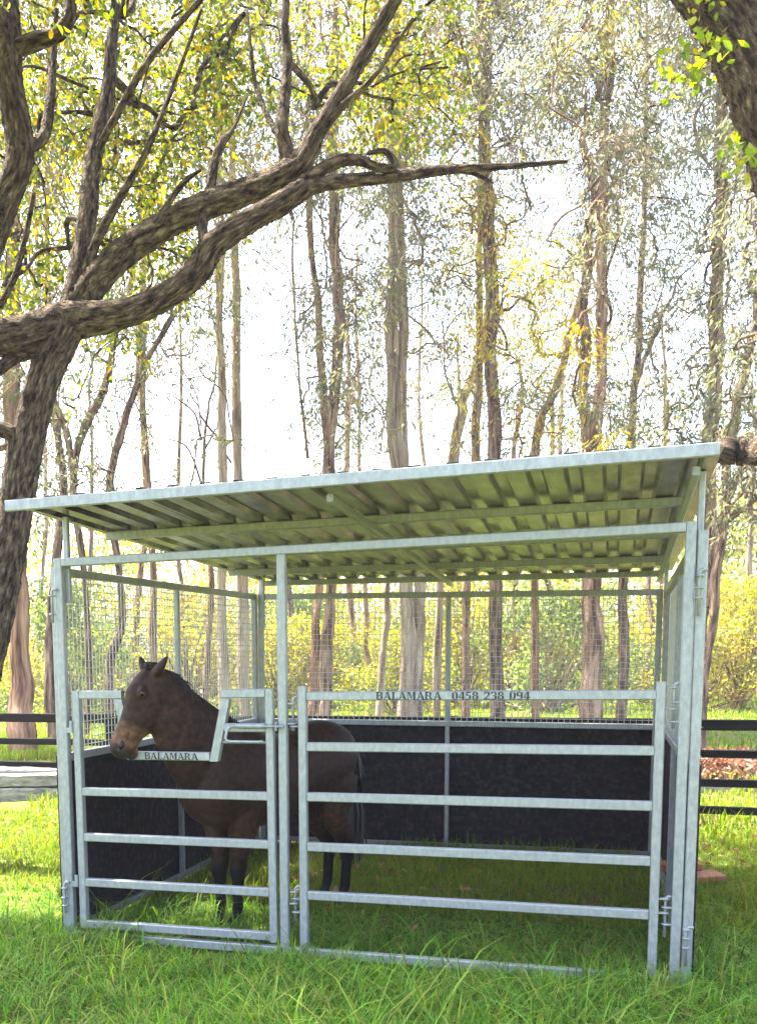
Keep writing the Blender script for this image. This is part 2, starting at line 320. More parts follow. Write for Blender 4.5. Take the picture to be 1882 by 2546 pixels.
# wire-and-rubber wall panels on three sides
ZS, ZK = 2.335, 1.18
def wall_panel(a, b, nrm, label):
    """a, b: ends of the panel in plan; nrm: outward normal"""
    a = np.array(a, float); b = np.array(b, float); n = np.array(nrm, float); Lg = np.linalg.norm(b - a); t = (b - a) / Lg
    mid = (a + b) / 2; P0 = (mid[0], mid[1], 0.0)
    pe = part_empty('wall_panel', P0); pe['label'] = label
    def q(s, z, o=0.0): p = a + t * s + n * o; return (p[0], p[1], z)
    def tb(nm, p, r, w=0.05, h=0.05): return tube(nm, p, r, pe, w, h, P0)
    for s in (0.025, Lg - 0.025): tb('upright', q(s, 0.01), q(s, ZS))
    tb('top_rail', q(0.05, ZS - 0.025), q(Lg - 0.05, ZS - 0.025))
    tb('kick_rail', q(0.05, ZK - 0.025), q(Lg - 0.05, ZK - 0.025))
    tb('bottom_rail', q(0.05, 0.035), q(Lg - 0.05, 0.035), 0.04, 0.04)
    tb('upright', q(Lg / 2, ZK), q(Lg / 2, ZS - 0.05), 0.04, 0.04); tb('upright', q(Lg / 2, 0.055), q(Lg / 2, ZK - 0.05), 0.04, 0.04)
    # rubber kickboards screwed to the outside, in two sheets
    for s0, s1 in ((0.01, Lg / 2 - 0.002), (Lg / 2 + 0.002, Lg - 0.01)):
        c = [wp(*q(s0, 0.02, 0.026)), wp(*q(s1, 0.02, 0.026)), wp(*q(s1, ZK - 0.012, 0.026)), wp(*q(s0, ZK - 0.012, 0.026))]
        c += [p + np.array([n[0], n[1], 0]) * 0.010 for p in c]
        MB().add(c, [(0, 3, 2, 1), (4, 5, 6, 7), (0, 1, 5, 4), (1, 2, 6, 5), (2, 3, 7, 6), (3, 0, 4, 7)]).build('kickboard', M_RUBBER, pe, P0)
    mb = MB(); r = 0.0024
    def wire(p, o2):
        p = [wp(*x) for x in p]; d = p[1] - p[0]; d /= np.linalg.norm(d); s1 = np.array([n[0], n[1], 0]); s2 = np.cross(d, s1)
        vs = [e + s1 * (o2 + x * r) + s2 * y * r for e in p for x, y in ((-1, -1), (1, -1), (1, 1), (-1, 1))]
        mb.add(vs, [(i, (i + 1) % 4, 4 + (i + 1) % 4, 4 + i) for i in range(4)])
    for s in np.arange(0.07, Lg - 0.04, 0.05): wire([q(s, ZK - 0.01, 0.028), q(s, ZS - 0.03, 0.028)], 0.0)
    for z in np.arange(ZK + 0.03, ZS - 0.04, 0.05): wire([q(0.02, z, 0.028), q(Lg - 0.02, z, 0.028)], 2 * r)
    mb.build('wire_mesh', M_WIRE, pe, P0)
wall_panel((-0.032, 0.055), (-0.032, D), (-1, 0), 'left wall panel of wire mesh over black rubber')
wall_panel((W + 0.032, 0.005), (W + 0.032, D), (1, 0), 'right wall panel of wire mesh over black rubber')
wall_panel((0.0, D + 0.005), (W, D + 0.005), (0, 1), 'rear wall panel of wire mesh over black rubber')

# roof: legs, rafters, purlins, ribbed sheets
RX0, RX1, RY0, RY1 = -0.035, 3.655, -0.43, 4.02
def rz(y): return 2.648 - 0.037 * (y - RY0)           # underside of the sheets
def rtwist(x, y): return (x - 1.8) / 1.8 * (0.021 - 0.042 * (y - RY0) / (RY1 - RY0))
def rp(x, y, dz): return np.array([x, y, rz(y) + dz + rtwist(x, y)])
RL = (1.8, 1.8, 2.5)
roof = part_empty('roof', RL); roof['label'] = 'low pitched roof of ribbed zinc sheets'
for x in (0.055, W + 0.02):
    for y in (0.072, D - 0.02):
        a = np.array([x, y, 2.10 if y < 1 else 2.05]); b = rp(x, y, -0.003)
        MB().bar(a, b, 0.034, 0.034, (0, 1, 0)).build('roof_leg', M_STEEL, roof, RL)
for x in (1.80, W - 0.03):
    MB().bar(rp(x, RY0 + 0.14, -0.070), rp(x, RY1 - 0.02, -0.072), 0.036, 0.04).build('rafter', M_STEEL, roof, RL)
for y in (0.70, 1.85, 3.02, 3.97):
    MB().bar(rp(RX0 + 0.05, y, -0.026), rp(RX1 - 0.05, y, -0.026), 0.05, 0.05).build('purlin', M_STEEL, roof, RL)
MB().bar(rp(RX0, RY0 - .012, -0.014), rp(RX1, RY0 - .012, -0.014), 0.03, 0.060).build('fascia', M_STEEL, roof, RL)
def sheet(x0, x1, k):
    prof = []; pit = 0.1862
    for i in range(4):
        c = x0 + (i + 0.5) * (x1 - x0) / 4
        prof += [(c - 0.046, 0.0), (c - 0.027, 0.026), (c + 0.027, 0.026), (c + 0.046, 0.0)]
    prof = [(x0, 0.0)] + prof + [(x1 + 0.02, 0.0)]
    ys = np.linspace(RY0 + 0.006, RY1, 9); vs = []; fs = []
    lift = 0.002 + 0.0016 * (k % 2)
    for y in ys:
        for x, z in prof: vs.append(rp(x, y, z + lift + 0.0015 * math.sin(3 * x + 2.2 * y)))
    npf = len(prof)
    for j in range(len(ys) - 1):
        for i in range(npf - 1): fs.append((j * npf + i, j * npf + i + 1, (j + 1) * npf + i + 1, (j + 1) * npf + i))
    o = MB().add(vs, fs).build('roof_sheet', M_ROOF, roof, RL)
    sm = o.modifiers.new('thickness', 'SOLIDIFY'); sm.thickness = 0.0012; sm.offset = 1
xs = np.linspace(RX0 - 0.01, RX1, 6)
for k in range(5): sheet(xs[k], xs[k + 1], k)

# ------------------------------------------------------------------ horse
HO = np.array([1.105, 0.99, 0.0]); HF = np.array([-0.446, -0.894, 0.0]); HF /= np.linalg.norm(HF); HLt = np.array([-HF[1], HF[0], 0.0])
HM = Matrix(((HF[0], HLt[0], 0, HO[0]), (HF[1], HLt[1], 0, HO[1]), (0, 0, 1, HO[2]), (0, 0, 0, 1)))
def catmull(P, n):
    P = np.array(P, float); Q = np.vstack([2 * P[0] - P[1], P, 2 * P[-1] - P[-2]]); out = []
    for i in range(1, len(Q) - 2):
        for t in np.linspace(0, 1, n, endpoint=False):
            a, b, c, d = Q[i - 1], Q[i], Q[i + 1], Q[i + 2]
            out.append(0.5 * (2 * b + (c - a) * t + (2 * a - 5 * b + 4 * c - d) * t * t + (3 * b - a - 3 * c + d) * t ** 3))
    out.append(P[-1]); return np.array(out)
def loft(mb, secs, lat=(0, 1, 0), n=20, sub=4, egg=0.0):
    """secs: (x, y, z, r_normal, r_lateral)"""
    S = catmull(secs, sub); lat0 = np.array(lat, float); vs = []; fs = []
    for i, s in enumerate(S):
        t = S[min(i + 1, len(S) - 1), :3] - S[max(i - 1, 0), :3]; t /= np.linalg.norm(t)
        l_ = lat0 - t * (lat0 @ t); l_ /= np.linalg.norm(l_); nn = np.cross(t, l_)
        for k in range(n):
            a = 2 * math.pi * k / n; c, d = math.cos(a), math.sin(a)
            vs.append(s[:3] + nn * c * max(s[3], .004) + l_ * d * max(s[4], .004) * (1 - egg * c))
    for i in range(len(S) - 1):
        for k in range(n): fs.append((i * n + k, i * n + (k + 1) % n, (i + 1) * n + (k + 1) % n, (i + 1) * n + k))
    fs.append(tuple(range(n - 1, -1, -1))); fs.append(tuple(range((len(S) - 1) * n, len(S) * n)))
    mb.add(vs, fs)
POLL = np.array([1.02, -0.045, 1.655]); HD = np.array([0.255, -0.075, -0.50]); HD /= np.linalg.norm(HD)
HLAT = np.cross([0, 0, 1.0], HD); HLAT /= np.linalg.norm(HLAT); HFR = np.cross(HD, HLAT); HFR = HFR if HFR[0] > 0 else -HFR   # HFR: out of the forehead
HS = 1.07
def hp(t, fr=0.0, la=0.0): return POLL + HD * t * .93 + (HFR * fr + HLAT * la) * HS
def horse():
    mb = MB()
    loft(mb, [(-.675, 0, .98, .06, .05), (-.62, 0, 1.0, .20, .15), (-.50, 0, 1.03, .275, .225), (-.32, 0, 1.02, .298, .248), (-.10, 0, .975, .285, .262), (.10, 0, .955, .295, .265),
              (.28, 0, .965, .325, .255), (.42, 0, .985, .342, .25), (.57, 0, .97, .30, .25), (.70, 0, .955, .25, .225), (.78, 0, .95, .17, .165), (.82, 0, .95, .07, .07)], n=28)
    loft(mb, [(.30, 0, 1.07, .21, .12), (.46, 0, 1.10, .26, .16), (.645, 0, 1.155, .295, .16), (.79, -.01, 1.29, .255, .135), (.905, -.025, 1.44, .20, .115), (.965, -.04, 1.565, .155, .095), (1.02, -.045, 1.645, .085, .06)], n=24)
    hs = []
    for t, fr, rn, rl in [(-.045, -.01, .03, .03), (-.02, -.012, .085, .068), (.05, -.018, .125, .09), (.13, -.030, .150, .098), (.21, -.032, .146, .092), (.30, -.018, .113, .076), (.38, -.005, .088, .062), (.45, .002, .079, .058), (.51, .0, .075, .060), (.555, -.006, .062, .054), (.585, -.010, .032, .03)]:
        p = hp(t, fr); hs.append((*p, rn * HS, rl * HS))
    loft(mb, hs, HLAT, n=24, egg=0.0)
    loft(mb, [(*hp(.47, -.065), .02, .02), (*hp(.52, -.072), .032, .034), (*hp(.555, -.07), .022, .024), (*hp(.565, -.066), .008, .01)], HLAT, n=14)   # lower lip, chin
    for s in (-1, 1):
        loft(mb, [(*hp(.12, .055, s * .070), .03, .02), (*hp(.155, .052, s * .080), .034, .022), (*hp(.19, .05, s * .074), .026, .018)], HLAT, n=12)   # brow
        loft(mb, [(*hp(.475, .03, s * .032), .018, .016), (*hp(.505, .034, s * .036), .024, .02), (*hp(.53, .03, s * .032), .014, .014)], HLAT, n=12)   # nostril rim
        # ear: a cupped leaf shape
        b = hp(.0, .03, s * .062); tip = b + (np.array([-.04, 0, .105]) + HLAT * .125 if s > 0 else np.array([.035, 0, .11]) - HLAT * .045)
        mid = b * .5 + tip * .5 + HLAT * s * .004
        loft(mb, [(*(b * 1.15 - tip * .15), .026, .03), (*b, .03, .034), (*(b * .6 + tip * .4 + HLAT * s * .006), .024, .038), (*(b * .25 + tip * .75), .015, .022), (*tip, .004, .004)], HLAT, n=12)
        # fore leg
        fy = .08 * s; fx = .0 if s > 0 else .03
        loft(mb, [(.42, .13 * s, .86, .14, .10), (.46, .125 * s, .74, .12, .098), (.465 + fx * .3, .102 * s, .60, .092, .08), (.468 + fx * .6, fy, .47, .062, .056), (.475 + fx, fy * .92, .385, .058, .053), (.472 + fx, fy * .88, .33, .044, .041), (.472 + fx, fy * .84, .23, .036, .033),
                  (.474 + fx, fy * .8, .135, .038, .035), (.49 + fx, fy * .78, .085, .031, .03), (.512 + fx, fy * .76, .052, .042, .041), (.527 + fx, fy * .76, .0, .054, .05)], (0, 1, 0), n=16)
        # hind leg
        hx = .0 if s > 0 else -.05
        loft(mb, [(-.46, .13 * s, .95, .17, .10), (-.43, .14 * s, .82, .165, .105), (-.40 + hx, .135 * s, .69, .125, .085), (-.47 + hx, .125 * s, .56, .085, .07), (-.555 + hx, .115 * s, .45, .062, .05), (-.575 + hx, .11 * s, .39, .052, .046), (-.562 + hx, .108 * s, .30, .041, .038),
                  (-.55 + hx, .106 * s, .19, .039, .036), (-.545 + hx, .106 * s, .135, .039, .036), (-.525 + hx, .106 * s, .085, .032, .031), (-.505 + hx, .106 * s, .052, .042, .041), (-.49 + hx, .106 * s, .0, .053, .05)], (0, 1, 0), n=16)
    me = bpy.data.meshes.new('horse'); me.from_pydata(mb.v, [], mb.f); me.update()
    tmp = bpy.data.objects.new('horse_tmp', me); COL.objects.link(tmp)
    r = tmp.modifiers.new('r', 'REMESH'); r.mode = 'VOXEL'; r.voxel_size = 0.0095; r.use_smooth_shade = True
    s = tmp.modifiers.new('s', 'SMOOTH'); s.factor = 0.5; s.iterations = 5
    dg = bpy.context.evaluated_depsgraph_get(); me2 = bpy.data.meshes.new_from_object(tmp.evaluated_get(dg)); bpy.data.objects.remove(tmp)
    co = np.empty(len(me2.vertices) * 3, np.float32); me2.vertices.foreach_get('co', co); co = co.reshape(-1, 3)
    # coat: dark bay, black points, mealy tan muzzle
    base = np.array([0.028, 0.0145, 0.0085]); black = np.array([0.005, 0.0042, 0.004]); tan = np.array([0.105, 0.055, 0.026]); grey = np.array([0.026, 0.021, 0.018])
    cols = np.tile(base, (len(co), 1))
    rel = (co - POLL) / .95; t = rel @ HD; fr = rel @ HFR; la = rel @ HLAT
    head = (co[:, 0] > .98) & (np.abs(fr) < .2)
    def mixin(w, c): 
        nonlocal cols
        w = np.clip(w, 0, 1)[:, None]; cols = cols * (1 - w) + c * w
    under = np.clip((0.85 - co[:, 2]) / .2, 0, 1) * np.clip((co[:, 2] - .5) / .1, 0, 1)
    mixin(under * .55, np.array([0.062, 0.030, 0.015]))
    mixin(np.clip((.52 - co[:, 2]) / .14, 0, 1), black)
    mixin(np.where(head, np.clip((t - .33) / .07, 0, 1) * np.clip((.52 - t) / .03, 0, 1), 0) * .95, tan)
    mixin(np.where(head, np.clip((t - .505) / .03, 0, 1), 0) * .85, grey)
    mixin(np.where(head & (t < .0) & (co[:, 2] > 1.72), 1, 0) * .5, black)
    c4 = np.ones((len(co), 4), np.float32); c4[:, :3] = cols
    me2.color_attributes.new('Col', 'FLOAT_COLOR', 'POINT').data.foreach_set('color', c4.ravel())
    m, n, l, b = mat('bay_coat'); at = n.new('ShaderNodeAttribute'); at.attribute_name = 'Col'
    tc = n.new('ShaderNodeTexCoord'); tn = n.new('ShaderNodeTexNoise'); tn.inputs['Scale'].default_value = 26; tn.inputs['Detail'].default_value = 9; l.new(tc.outputs['Object'], tn.inputs['Vector'])
    rr = ramp(n, [(0.32, (0.45, 0.45, 0.45)), (0.52, (1, 1, 1)), (0.7, (1.8, 1.65, 1.5))]); l.new(tn.outputs['Fac'], rr.inputs['Fac'])
    mx = n.new('ShaderNodeMixRGB'); mx.blend_type = 'MULTIPLY'; mx.inputs[0].default_value = 1; l.new(at.outputs['Color'], mx.inputs[1]); l.new(rr.outputs[0], mx.inputs[2])
    l.new(mx.outputs[0], b.inputs['Base Color']); b.inputs['Roughness'].default_value = 0.55; b.inputs['Specular IOR Level'].default_value = 0.12
    bp = n.new('ShaderNodeBump'); bp.inputs['Strength'].default_value = 0.25; bp.inputs['Distance'].default_value = 0.004
    t3 = n.new('ShaderNodeTexNoise'); t3.inputs['Scale'].default_value = 180; l.new(tc.outputs['Object'], t3.inputs['Vector']); l.new(t3.outputs['Fac'], bp.inputs['Height']); l.new(bp.outputs[0], b.inputs['Normal'])
    me2.materials.clear(); me2.materials.append(m); me2.name = 'horse'
    ho = bpy.data.objects.new('horse', me2); COL.objects.link(ho); ho.matrix_world = HM
    tag(ho, 'dark bay horse with tan muzzle looking out over the notched gate', 'horse')
    hair = noise_mat('black_hair', [(0.3, (0.004, 0.0035, 0.003)), (0.7, (0.014, 0.011, 0.009))], 30, 0.5)
    r2 = np.random.default_rng(3)
    crest = catmull([(.34, 0, 1.325), (.48, 0, 1.345), (.60, 0, 1.40), (.72, -.01, 1.485), (.84, -.022, 1.59), (.95, -.035, 1.685)], 16)
    mb = MB()
    def lock(p, d, ln, w):
        d = np.array(d, float); d /= np.linalg.norm(d); pts = [p, p + d * ln * .4 + (0, 0, .01), p + d * ln * .8 + (0, 0, -.25 * ln * .6), p + d * ln + (0, 0, -.5 * ln)]
        mb.rod(pts, [w, w * .9, w * .6, w * .15], 4)
    for p in crest:
        for k in range(16):
            q = p + np.array([r2.normal(0, .010), r2.normal(0, .008), -.025])
            lock(q, (r2.normal(-.3, .3), -1.0 if r2.random() < .7 else .8, r2.uniform(-.2, .45)), r2.uniform(.05, .10), r2.uniform(.003, .006))
    mb.build('mane', hair, ho)
    mb = MB()
    for k in range(46):
        q = hp(-.03, .02) + np.array([r2.normal(0, .02), r2.normal(0, .022), .012])
        lock(q, HFR * .8 + HLAT * r2.normal(0, .4) + np.array([0, 0, r2.uniform(.0, .6)]), r2.uniform(.04, .08), .008)
    mb.build('forelock', hair, ho)
    mb = MB()
    for k in range(70):
        a = r2.normal(0, .03, 2); b = r2.normal(0, .055, 2)
        mb.rod([(-.64 + a[0] * .4, a[1] * .6, 1.17), (-.72 + a[0] * .5, a[1], 1.08), (-.755 + a[0], a[1] * 1.3, .9), (-.75 + b[0] * .7, b[1], .65), (-.735 + b[0], b[1] * 1.1, r2.uniform(.25, .42))], [.016, .02, .018, .014, .004], 5)
    mb.build('tail', hair, ho)
    eye = noise_mat('dark_eye', [(0.3, (0.003, 0.002, 0.002)), (0.7, (0.008, 0.005, 0.004))], 5, 0.08)
    for s in (-1, 1):
        mb = MB(); loft(mb, [(*hp(.142, .060, s * .084), .004, .004), (*hp(.15, .060, s * .088), .013, .011), (*hp(.162, .059, s * .089), .017, .013), (*hp(.174, .058, s * .086), .012, .010), (*hp(.182, .057, s * .083), .004, .004)], HLAT, n=12)
        mb.build('eye', eye, ho, None, True)
        mb = MB(); loft(mb, [(*hp(.482, .036, s * .056), .004, .003), (*hp(.497, .036, s * .061), .016, .007), (*hp(.518, .030, s * .060), .019, .008), (*hp(.536, .022, s * .052), .006, .004)], HLAT, n=10)
        mb.build('nostril', hair, ho, None, True)
horse()

# ------------------------------------------------------------------ post-and-rail fence behind the stall
FR_ = U(1600, 1770, 10.9); FL_ = U(60, 1628, 13.8)
def fence():
    a = np.array([FL_[0], FL_[1]]); b = np.array([FR_[0], FR_[1]]); t = (b - a) / np.linalg.norm(b - a); n = np.array([-t[1], t[0]])
    root = empty('timber_fence', (*((a + b) / 2), 0)); tag(root, 'black stained four rail timber fence running behind the stall', 'fence')
    L = tuple(root.location); r3 = np.random.default_rng(5)
    s0 = -5.4; sp = 2.2; npost = 9
    for i in range(npost):
        s = s0 + sp * i; p = a + t * s + n * 0.09
        MB().bar((p[0], p[1], -0.3), (p[0], p[1], 1.10), 0.12, 0.12, (n[0], n[1], 0), 0.015).build('post', M_FENCE, root, L)
    for zc, hh in ((1.035, .115), (.735, .085), (.43, .085), (.13, .085)):
        for i in range(npost - 1):
            p = a + t * (s0 + sp * i + .004); q = a + t * (s0 + sp * (i + 1) - .004); j = r3.normal(0, .008, 2)
            MB().bar((*p, zc + j[0]), (*q, zc + j[0] * .5), 0.04, hh, (0, 0, 1), 0.008).build('rail', M_FENCE, root, L)
fence()

# sleepers and pavers on the ground
def sleeper(a, b, w, h, label, m=M_SLEEPER):
    a = np.array(a, float); b = np.array(b, float); n = 26; t = (b - a); Lg = np.linalg.norm(t); t /= Lg; sd = np.cross(t, (0, 0, 1.0)); sd /= np.linalg.norm(sd); up = np.cross(sd, t)
    r4 = np.random.default_rng(int(abs(a[0] * 1000)) % 9999); vs = []; fs = []
    for i in range(n + 1):
        c = a + t * Lg * i / n
        for x, z in ((-.5, -.5), (-.1, -.5), (.44, -.5), (.5, -.42), (.5, .1), (.5, .42), (.44, .5), (.05, .5), (-.44, .5), (-.5, .42), (-.5, 0)):
            vs.append(c + sd * (x * w + r4.normal(0, .004)) + up * (z * h + r4.normal(0, .004)))
    k = 11
    for i in range(n):
        for j in range(k): fs.append((i * k + j, i * k + (j + 1) % k, (i + 1) * k + (j + 1) % k, (i + 1) * k + j))
    fs.append(tuple(range(k - 1, -1, -1))); fs.append(tuple(range(n * k, n * k + k)))
    o = MB().add([v - (a + b) / 2 for v in vs], fs).build('timber_sleeper', m); o.location = (a + b) / 2
    tag(o, label, 'timber', 'weathered timber sleepers'); return o
def g3(u, v, z): 
    d = RM @ np.array([(u * KD - PPX) / FPX, 1.0, -(v * KD - PPY) / FPX]); return CAM + d * ((z - CAM[2]) / d[2])
pa, pb = g3(-180, 1752, 0), g3(190, 1746, 0)
sleeper(pa + (0, 0, .09), pb + (0, 0, .08), .30, .19, 'lowest weathered sleeper of the stack left of the stall')
sleeper(pa + (-.1, .03, .265), pb + (.2, .05, .28), .27, .15, 'middle weathered sleeper of the stack left of the stall')
sleeper(pa + (-.3, .28, .36), pb + (.1, .30, .34), .42, .10, 'pale topmost sleeper of the stack left of the stall')
pa, pb = g3(1480, 1728, 0), g3(1760, 1728, 0)
sleeper(pa + (0, 0, .06), pb + (0, 0, .06), .22, .13, 'pale sleeper lying under the fence right of the stall')
def paver(c, rz_, s, label):
    o = MB().bar((-s[0] / 2, 0, 0), (s[0] / 2, 0, 0), s[1], s[2], (0, 0, 1), 0.006).build('clay_paver', M_PAVER); o.location = c; o.rotation_euler = (0.03, -0.05, rz_)
    tag(o, label, 'paver', 'clay pavers by the stall')
pc = g3(1522, 1928, 0)
paver((pc[0], pc[1], .05), .35, (.34, .22, .05), 'lower terracotta paver lying in grass beside the right wall panel')
paver((pc[0] - .13, pc[1] + .16, .105), .2, (.30, .20, .05), 'upper terracotta paver stacked beside the right wall panel')

# ------------------------------------------------------------------ trees
def tubes(paths, nside, seg, rough, r_, wob=0.0):
    """paths: list of (points Nx3, radii N). returns V, loops, totals, bc"""
    V = []; Lp = []; T = []; B = []; k = 0
    for P, R_ in paths:
        S = catmull(np.c_[np.array(P), np.array(R_)], seg); n = len(S); c = S[:, :3]; rr = np.maximum(S[:, 3], .002)
        t = np.gradient(c, axis=0); t /= np.linalg.norm(t, axis=1)[:, None]
        ref = np.array([0, 1.0, 0]) if abs(t[0, 1]) < .8 else np.array([1.0, 0, 0])
        s1 = np.cross(t, ref); s1 /= np.linalg.norm(s1, axis=1)[:, None]; s2 = np.cross(s1, t)
        if wob: c = c + s1 * (r_.normal(0, 1, (n, 1)) * wob * rr[:, None]) + s2 * (r_.normal(0, 1, (n, 1)) * wob * rr[:, None])
        dist = np.r_[0, np.cumsum(np.linalg.norm(np.diff(S[:, :3], axis=0), axis=1))]
        a = np.linspace(0, 2 * np.pi, nside, endpoint=False)
        rad = np.ones((n, nside))
        if rough:
            for f in (2, 3, 5, 7):
                ph = r_.uniform(0, 6.3); q = r_.uniform(-1.5, 1.5)
                rad += rough * .5 / math.sqrt(f) * np.sin(f * a[None, :] + ph + q * dist[:, None] / max(rr[0] * 4, .2))
            rad += rough * .45 * r_.normal(0, 1, (n, nside))
        ring = c[:, None, :] + (s1[:, None, :] * np.cos(a)[None, :, None] + s2[:, None, :] * np.sin(a)[None, :, None]) * (rr[:, None] * rad)[..., None]
        V.append(ring.reshape(-1, 3)); off = r_.uniform(0, 50)
        B.append(np.stack([np.broadcast_to(np.cos(a) * rr.mean(), (n, nside)) + off, np.broadcast_to(np.sin(a) * rr.mean(), (n, nside)), np.broadcast_to(dist[:, None], (n, nside))], -1).reshape(-1, 3))
        i, j = np.meshgrid(np.arange(nside), np.arange(n - 1)); i = i.ravel(); j = j.ravel(); i2 = (i + 1) % nside
        F = np.c_[j * nside + i, j * nside + i2, (j + 1) * nside + i2, (j + 1) * nside + i] + k
        Lp.append(F.ravel()); T.append(np.full(len(F), 4))
        Lp.append(np.arange((n - 1) * nside, n * nside) + k); T.append(np.array([nside]))
        k += n * nside
    return np.vstack(V), np.concatenate(Lp), np.concatenate(T), np.vstack(B)
def limb(name, px, dpt, m, root, L, nside=14, seg=6, rough=.1, r_=rng, foot=False, wig=0.0):
    """px: list of (u, v, r) in measured pixels; dpt: depth or list of depths"""
    d = dpt if hasattr(dpt, '__len__') else [dpt] * len(px)
    P = [U(u, v, k) for (u, v, r), k in zip(px, d)]; R_ = [pxr(r, k) for (u, v, r), k in zip(px, d)]
    if name == 'trunk' and foot:          # carry the stem down into the ground with a flared foot
        P = [np.array([P[0][0], P[0][1], -0.35]), np.array([P[0][0], P[0][1], max(min(P[0][2], .35), .12)])] + P[1:]; R_ = [R_[0] * 1.12, R_[0] * 1.0] + R_[1:]
    if wig:       # kinks and small bends along the stem
        Q = catmull(np.c_[np.array(P), np.array(R_)], 3); k = len(Q); w_ = np.zeros((k, 2)); w_[2:] = np.cumsum(r_.normal(0, wig, (k - 2, 2)), 0); w_ -= np.linspace(0, 1, k)[:, None] * w_[-1] * .8
        Q[:, :2] += w_; Q[:, 3] *= 1 + r_.normal(0, .06, k); P, R_ = list(Q[:, :3]), list(Q[:, 3]); seg = 4
    V, Lp, T, B = tubes([(P, R_)], nside, seg, rough, r_)
    return np_mesh(name, V, Lp, T, m, root, L, bc=B, smooth=True), np.array(P)

def leaf_cloud(C, Rd, cnt, ln, wd, pal, r_, hang=0.9, fold=False, flat=1.0, clump_tint=None, sprig=0):
    """leaf-sized faces round clump centres C"""
    idx = np.repeat(np.arange(len(C)), cnt); N = len(idx)
    if sprig:      # leaves strung along drooping sprigs that fan out from the twig's end
        ns = len(C) * sprig; dirs = r_.normal(0, 1, (ns, 3)); dirs /= np.linalg.norm(dirs, axis=1)[:, None]; dirs[:, 2] *= flat
        si = idx * sprig + r_.integers(0, sprig, N); t = r_.random((N, 1)) ** .7; g = dirs[si] * t; g[:, 2] -= .45 * hang * t[:, 0] ** 2
        P = C[idx] + g * Rd[idx][:, None] + r_.normal(0, .05, (N, 3)) * Rd[idx][:, None]
        ax = dirs[si] * .7 + r_.normal(0, .45, (N, 3))
    else:
        g = r_.normal(0, 1, (N, 3)); g /= np.linalg.norm(g, axis=1)[:, None]; g *= (r_.random((N, 1)) ** 0.45); g[:, 2] *= flat
        P = C[idx] + g * Rd[idx][:, None]
        ax = r_.normal(0, 1, (N, 3))
    ax /= np.linalg.norm(ax, axis=1)[:, None]; ax[:, 2] -= hang; ax /= np.linalg.norm(ax, axis=1)[:, None]
    sd = np.cross(ax, r_.normal(0, 1, (N, 3))); sd /= np.linalg.norm(sd, axis=1)[:, None]; nm = np.cross(ax, sd)
    l_ = ln * r_.uniform(.65, 1.3, (N, 1)); w_ = wd * r_.uniform(.7, 1.25, (N, 1))
    base = P; tip = P + ax * l_ + nm * l_ * r_.normal(0, .12, (N, 1)); m1 = P + ax * l_ * .42
    col = pal[r_.integers(0, len(pal), N)] * r_.uniform(.75, 1.3, (N, 1))
    if clump_tint is not None: col = clump_tint[idx] * r_.uniform(.7, 1.35, (N, 1))
    if fold:
        V = np.stack([base, m1 + sd * w_ + nm * w_ * .35, P + ax * l_ * .75 + sd * w_ * .7 + nm * w_ * .2, tip, P + ax * l_ * .75 - sd * w_ * .7 + nm * w_ * .2, m1 - sd * w_ + nm * w_ * .35], 1).reshape(-1, 3)
        b = np.arange(N)[:, None] * 6; F = np.concatenate([b + np.array([0, 1, 2, 3]), b + np.array([0, 3, 4, 5])], 1).ravel(); T = np.full(2 * N, 4); c = np.repeat(col, 6, 0)
    else:
        V = np.stack([base, m1 + sd * w_, tip, m1 - sd * w_], 1).reshape(-1, 3)
        F = (np.arange(N)[:, None] * 4 + np.arange(4)).ravel(); T = np.full(N, 4); c = np.repeat(col, 4, 0)
    return V, F, T, c

def branchwork(C, anchors, r_, r0=.005, rk=.0042, rmax=.05, wob=.08):
    """joins clump centres to the limbs by a tree of short curved twigs"""
    n = len(C); A = anchors[::max(1, len(anchors) // 900)]; nodes = np.vstack([A, C]); na = len(A); par = np.full(n, -1)
    def cost(P, c): return np.linalg.norm(P - c, axis=1) + .7 * np.clip(P[:, 2] - c[2], 0, 9)
    d0 = np.array([cost(A, c).min() for c in C]); order = np.argsort(d0); done = list(range(na))
    for i in order:
        k = np.array(done); q = cost(nodes[k], C[i]); q[k >= na] *= .92; par[i] = k[q.argmin()]; done.append(na + i)
    desc = np.ones(n)
    for i in order[::-1]:
        if par[i] >= na: desc[par[i] - na] += desc[i]
    out = []
    for i in range(n):
        a = nodes[par[i]]; c = C[i]; ln = np.linalg.norm(c - a); w = r_.normal(0, wob, (2, 3)) * ln
        r1 = min(r0 + rk * math.sqrt(desc[i]), rmax); out.append((np.array([a, a * .66 + c * .34 + w[0] + (0, 0, .05 * ln), a * .3 + c * .7 + w[1] + (0, 0, .04 * ln), c]), [r1, r1 * .9, r1 * .8, max(r1 * .65, .003)]))
    return out

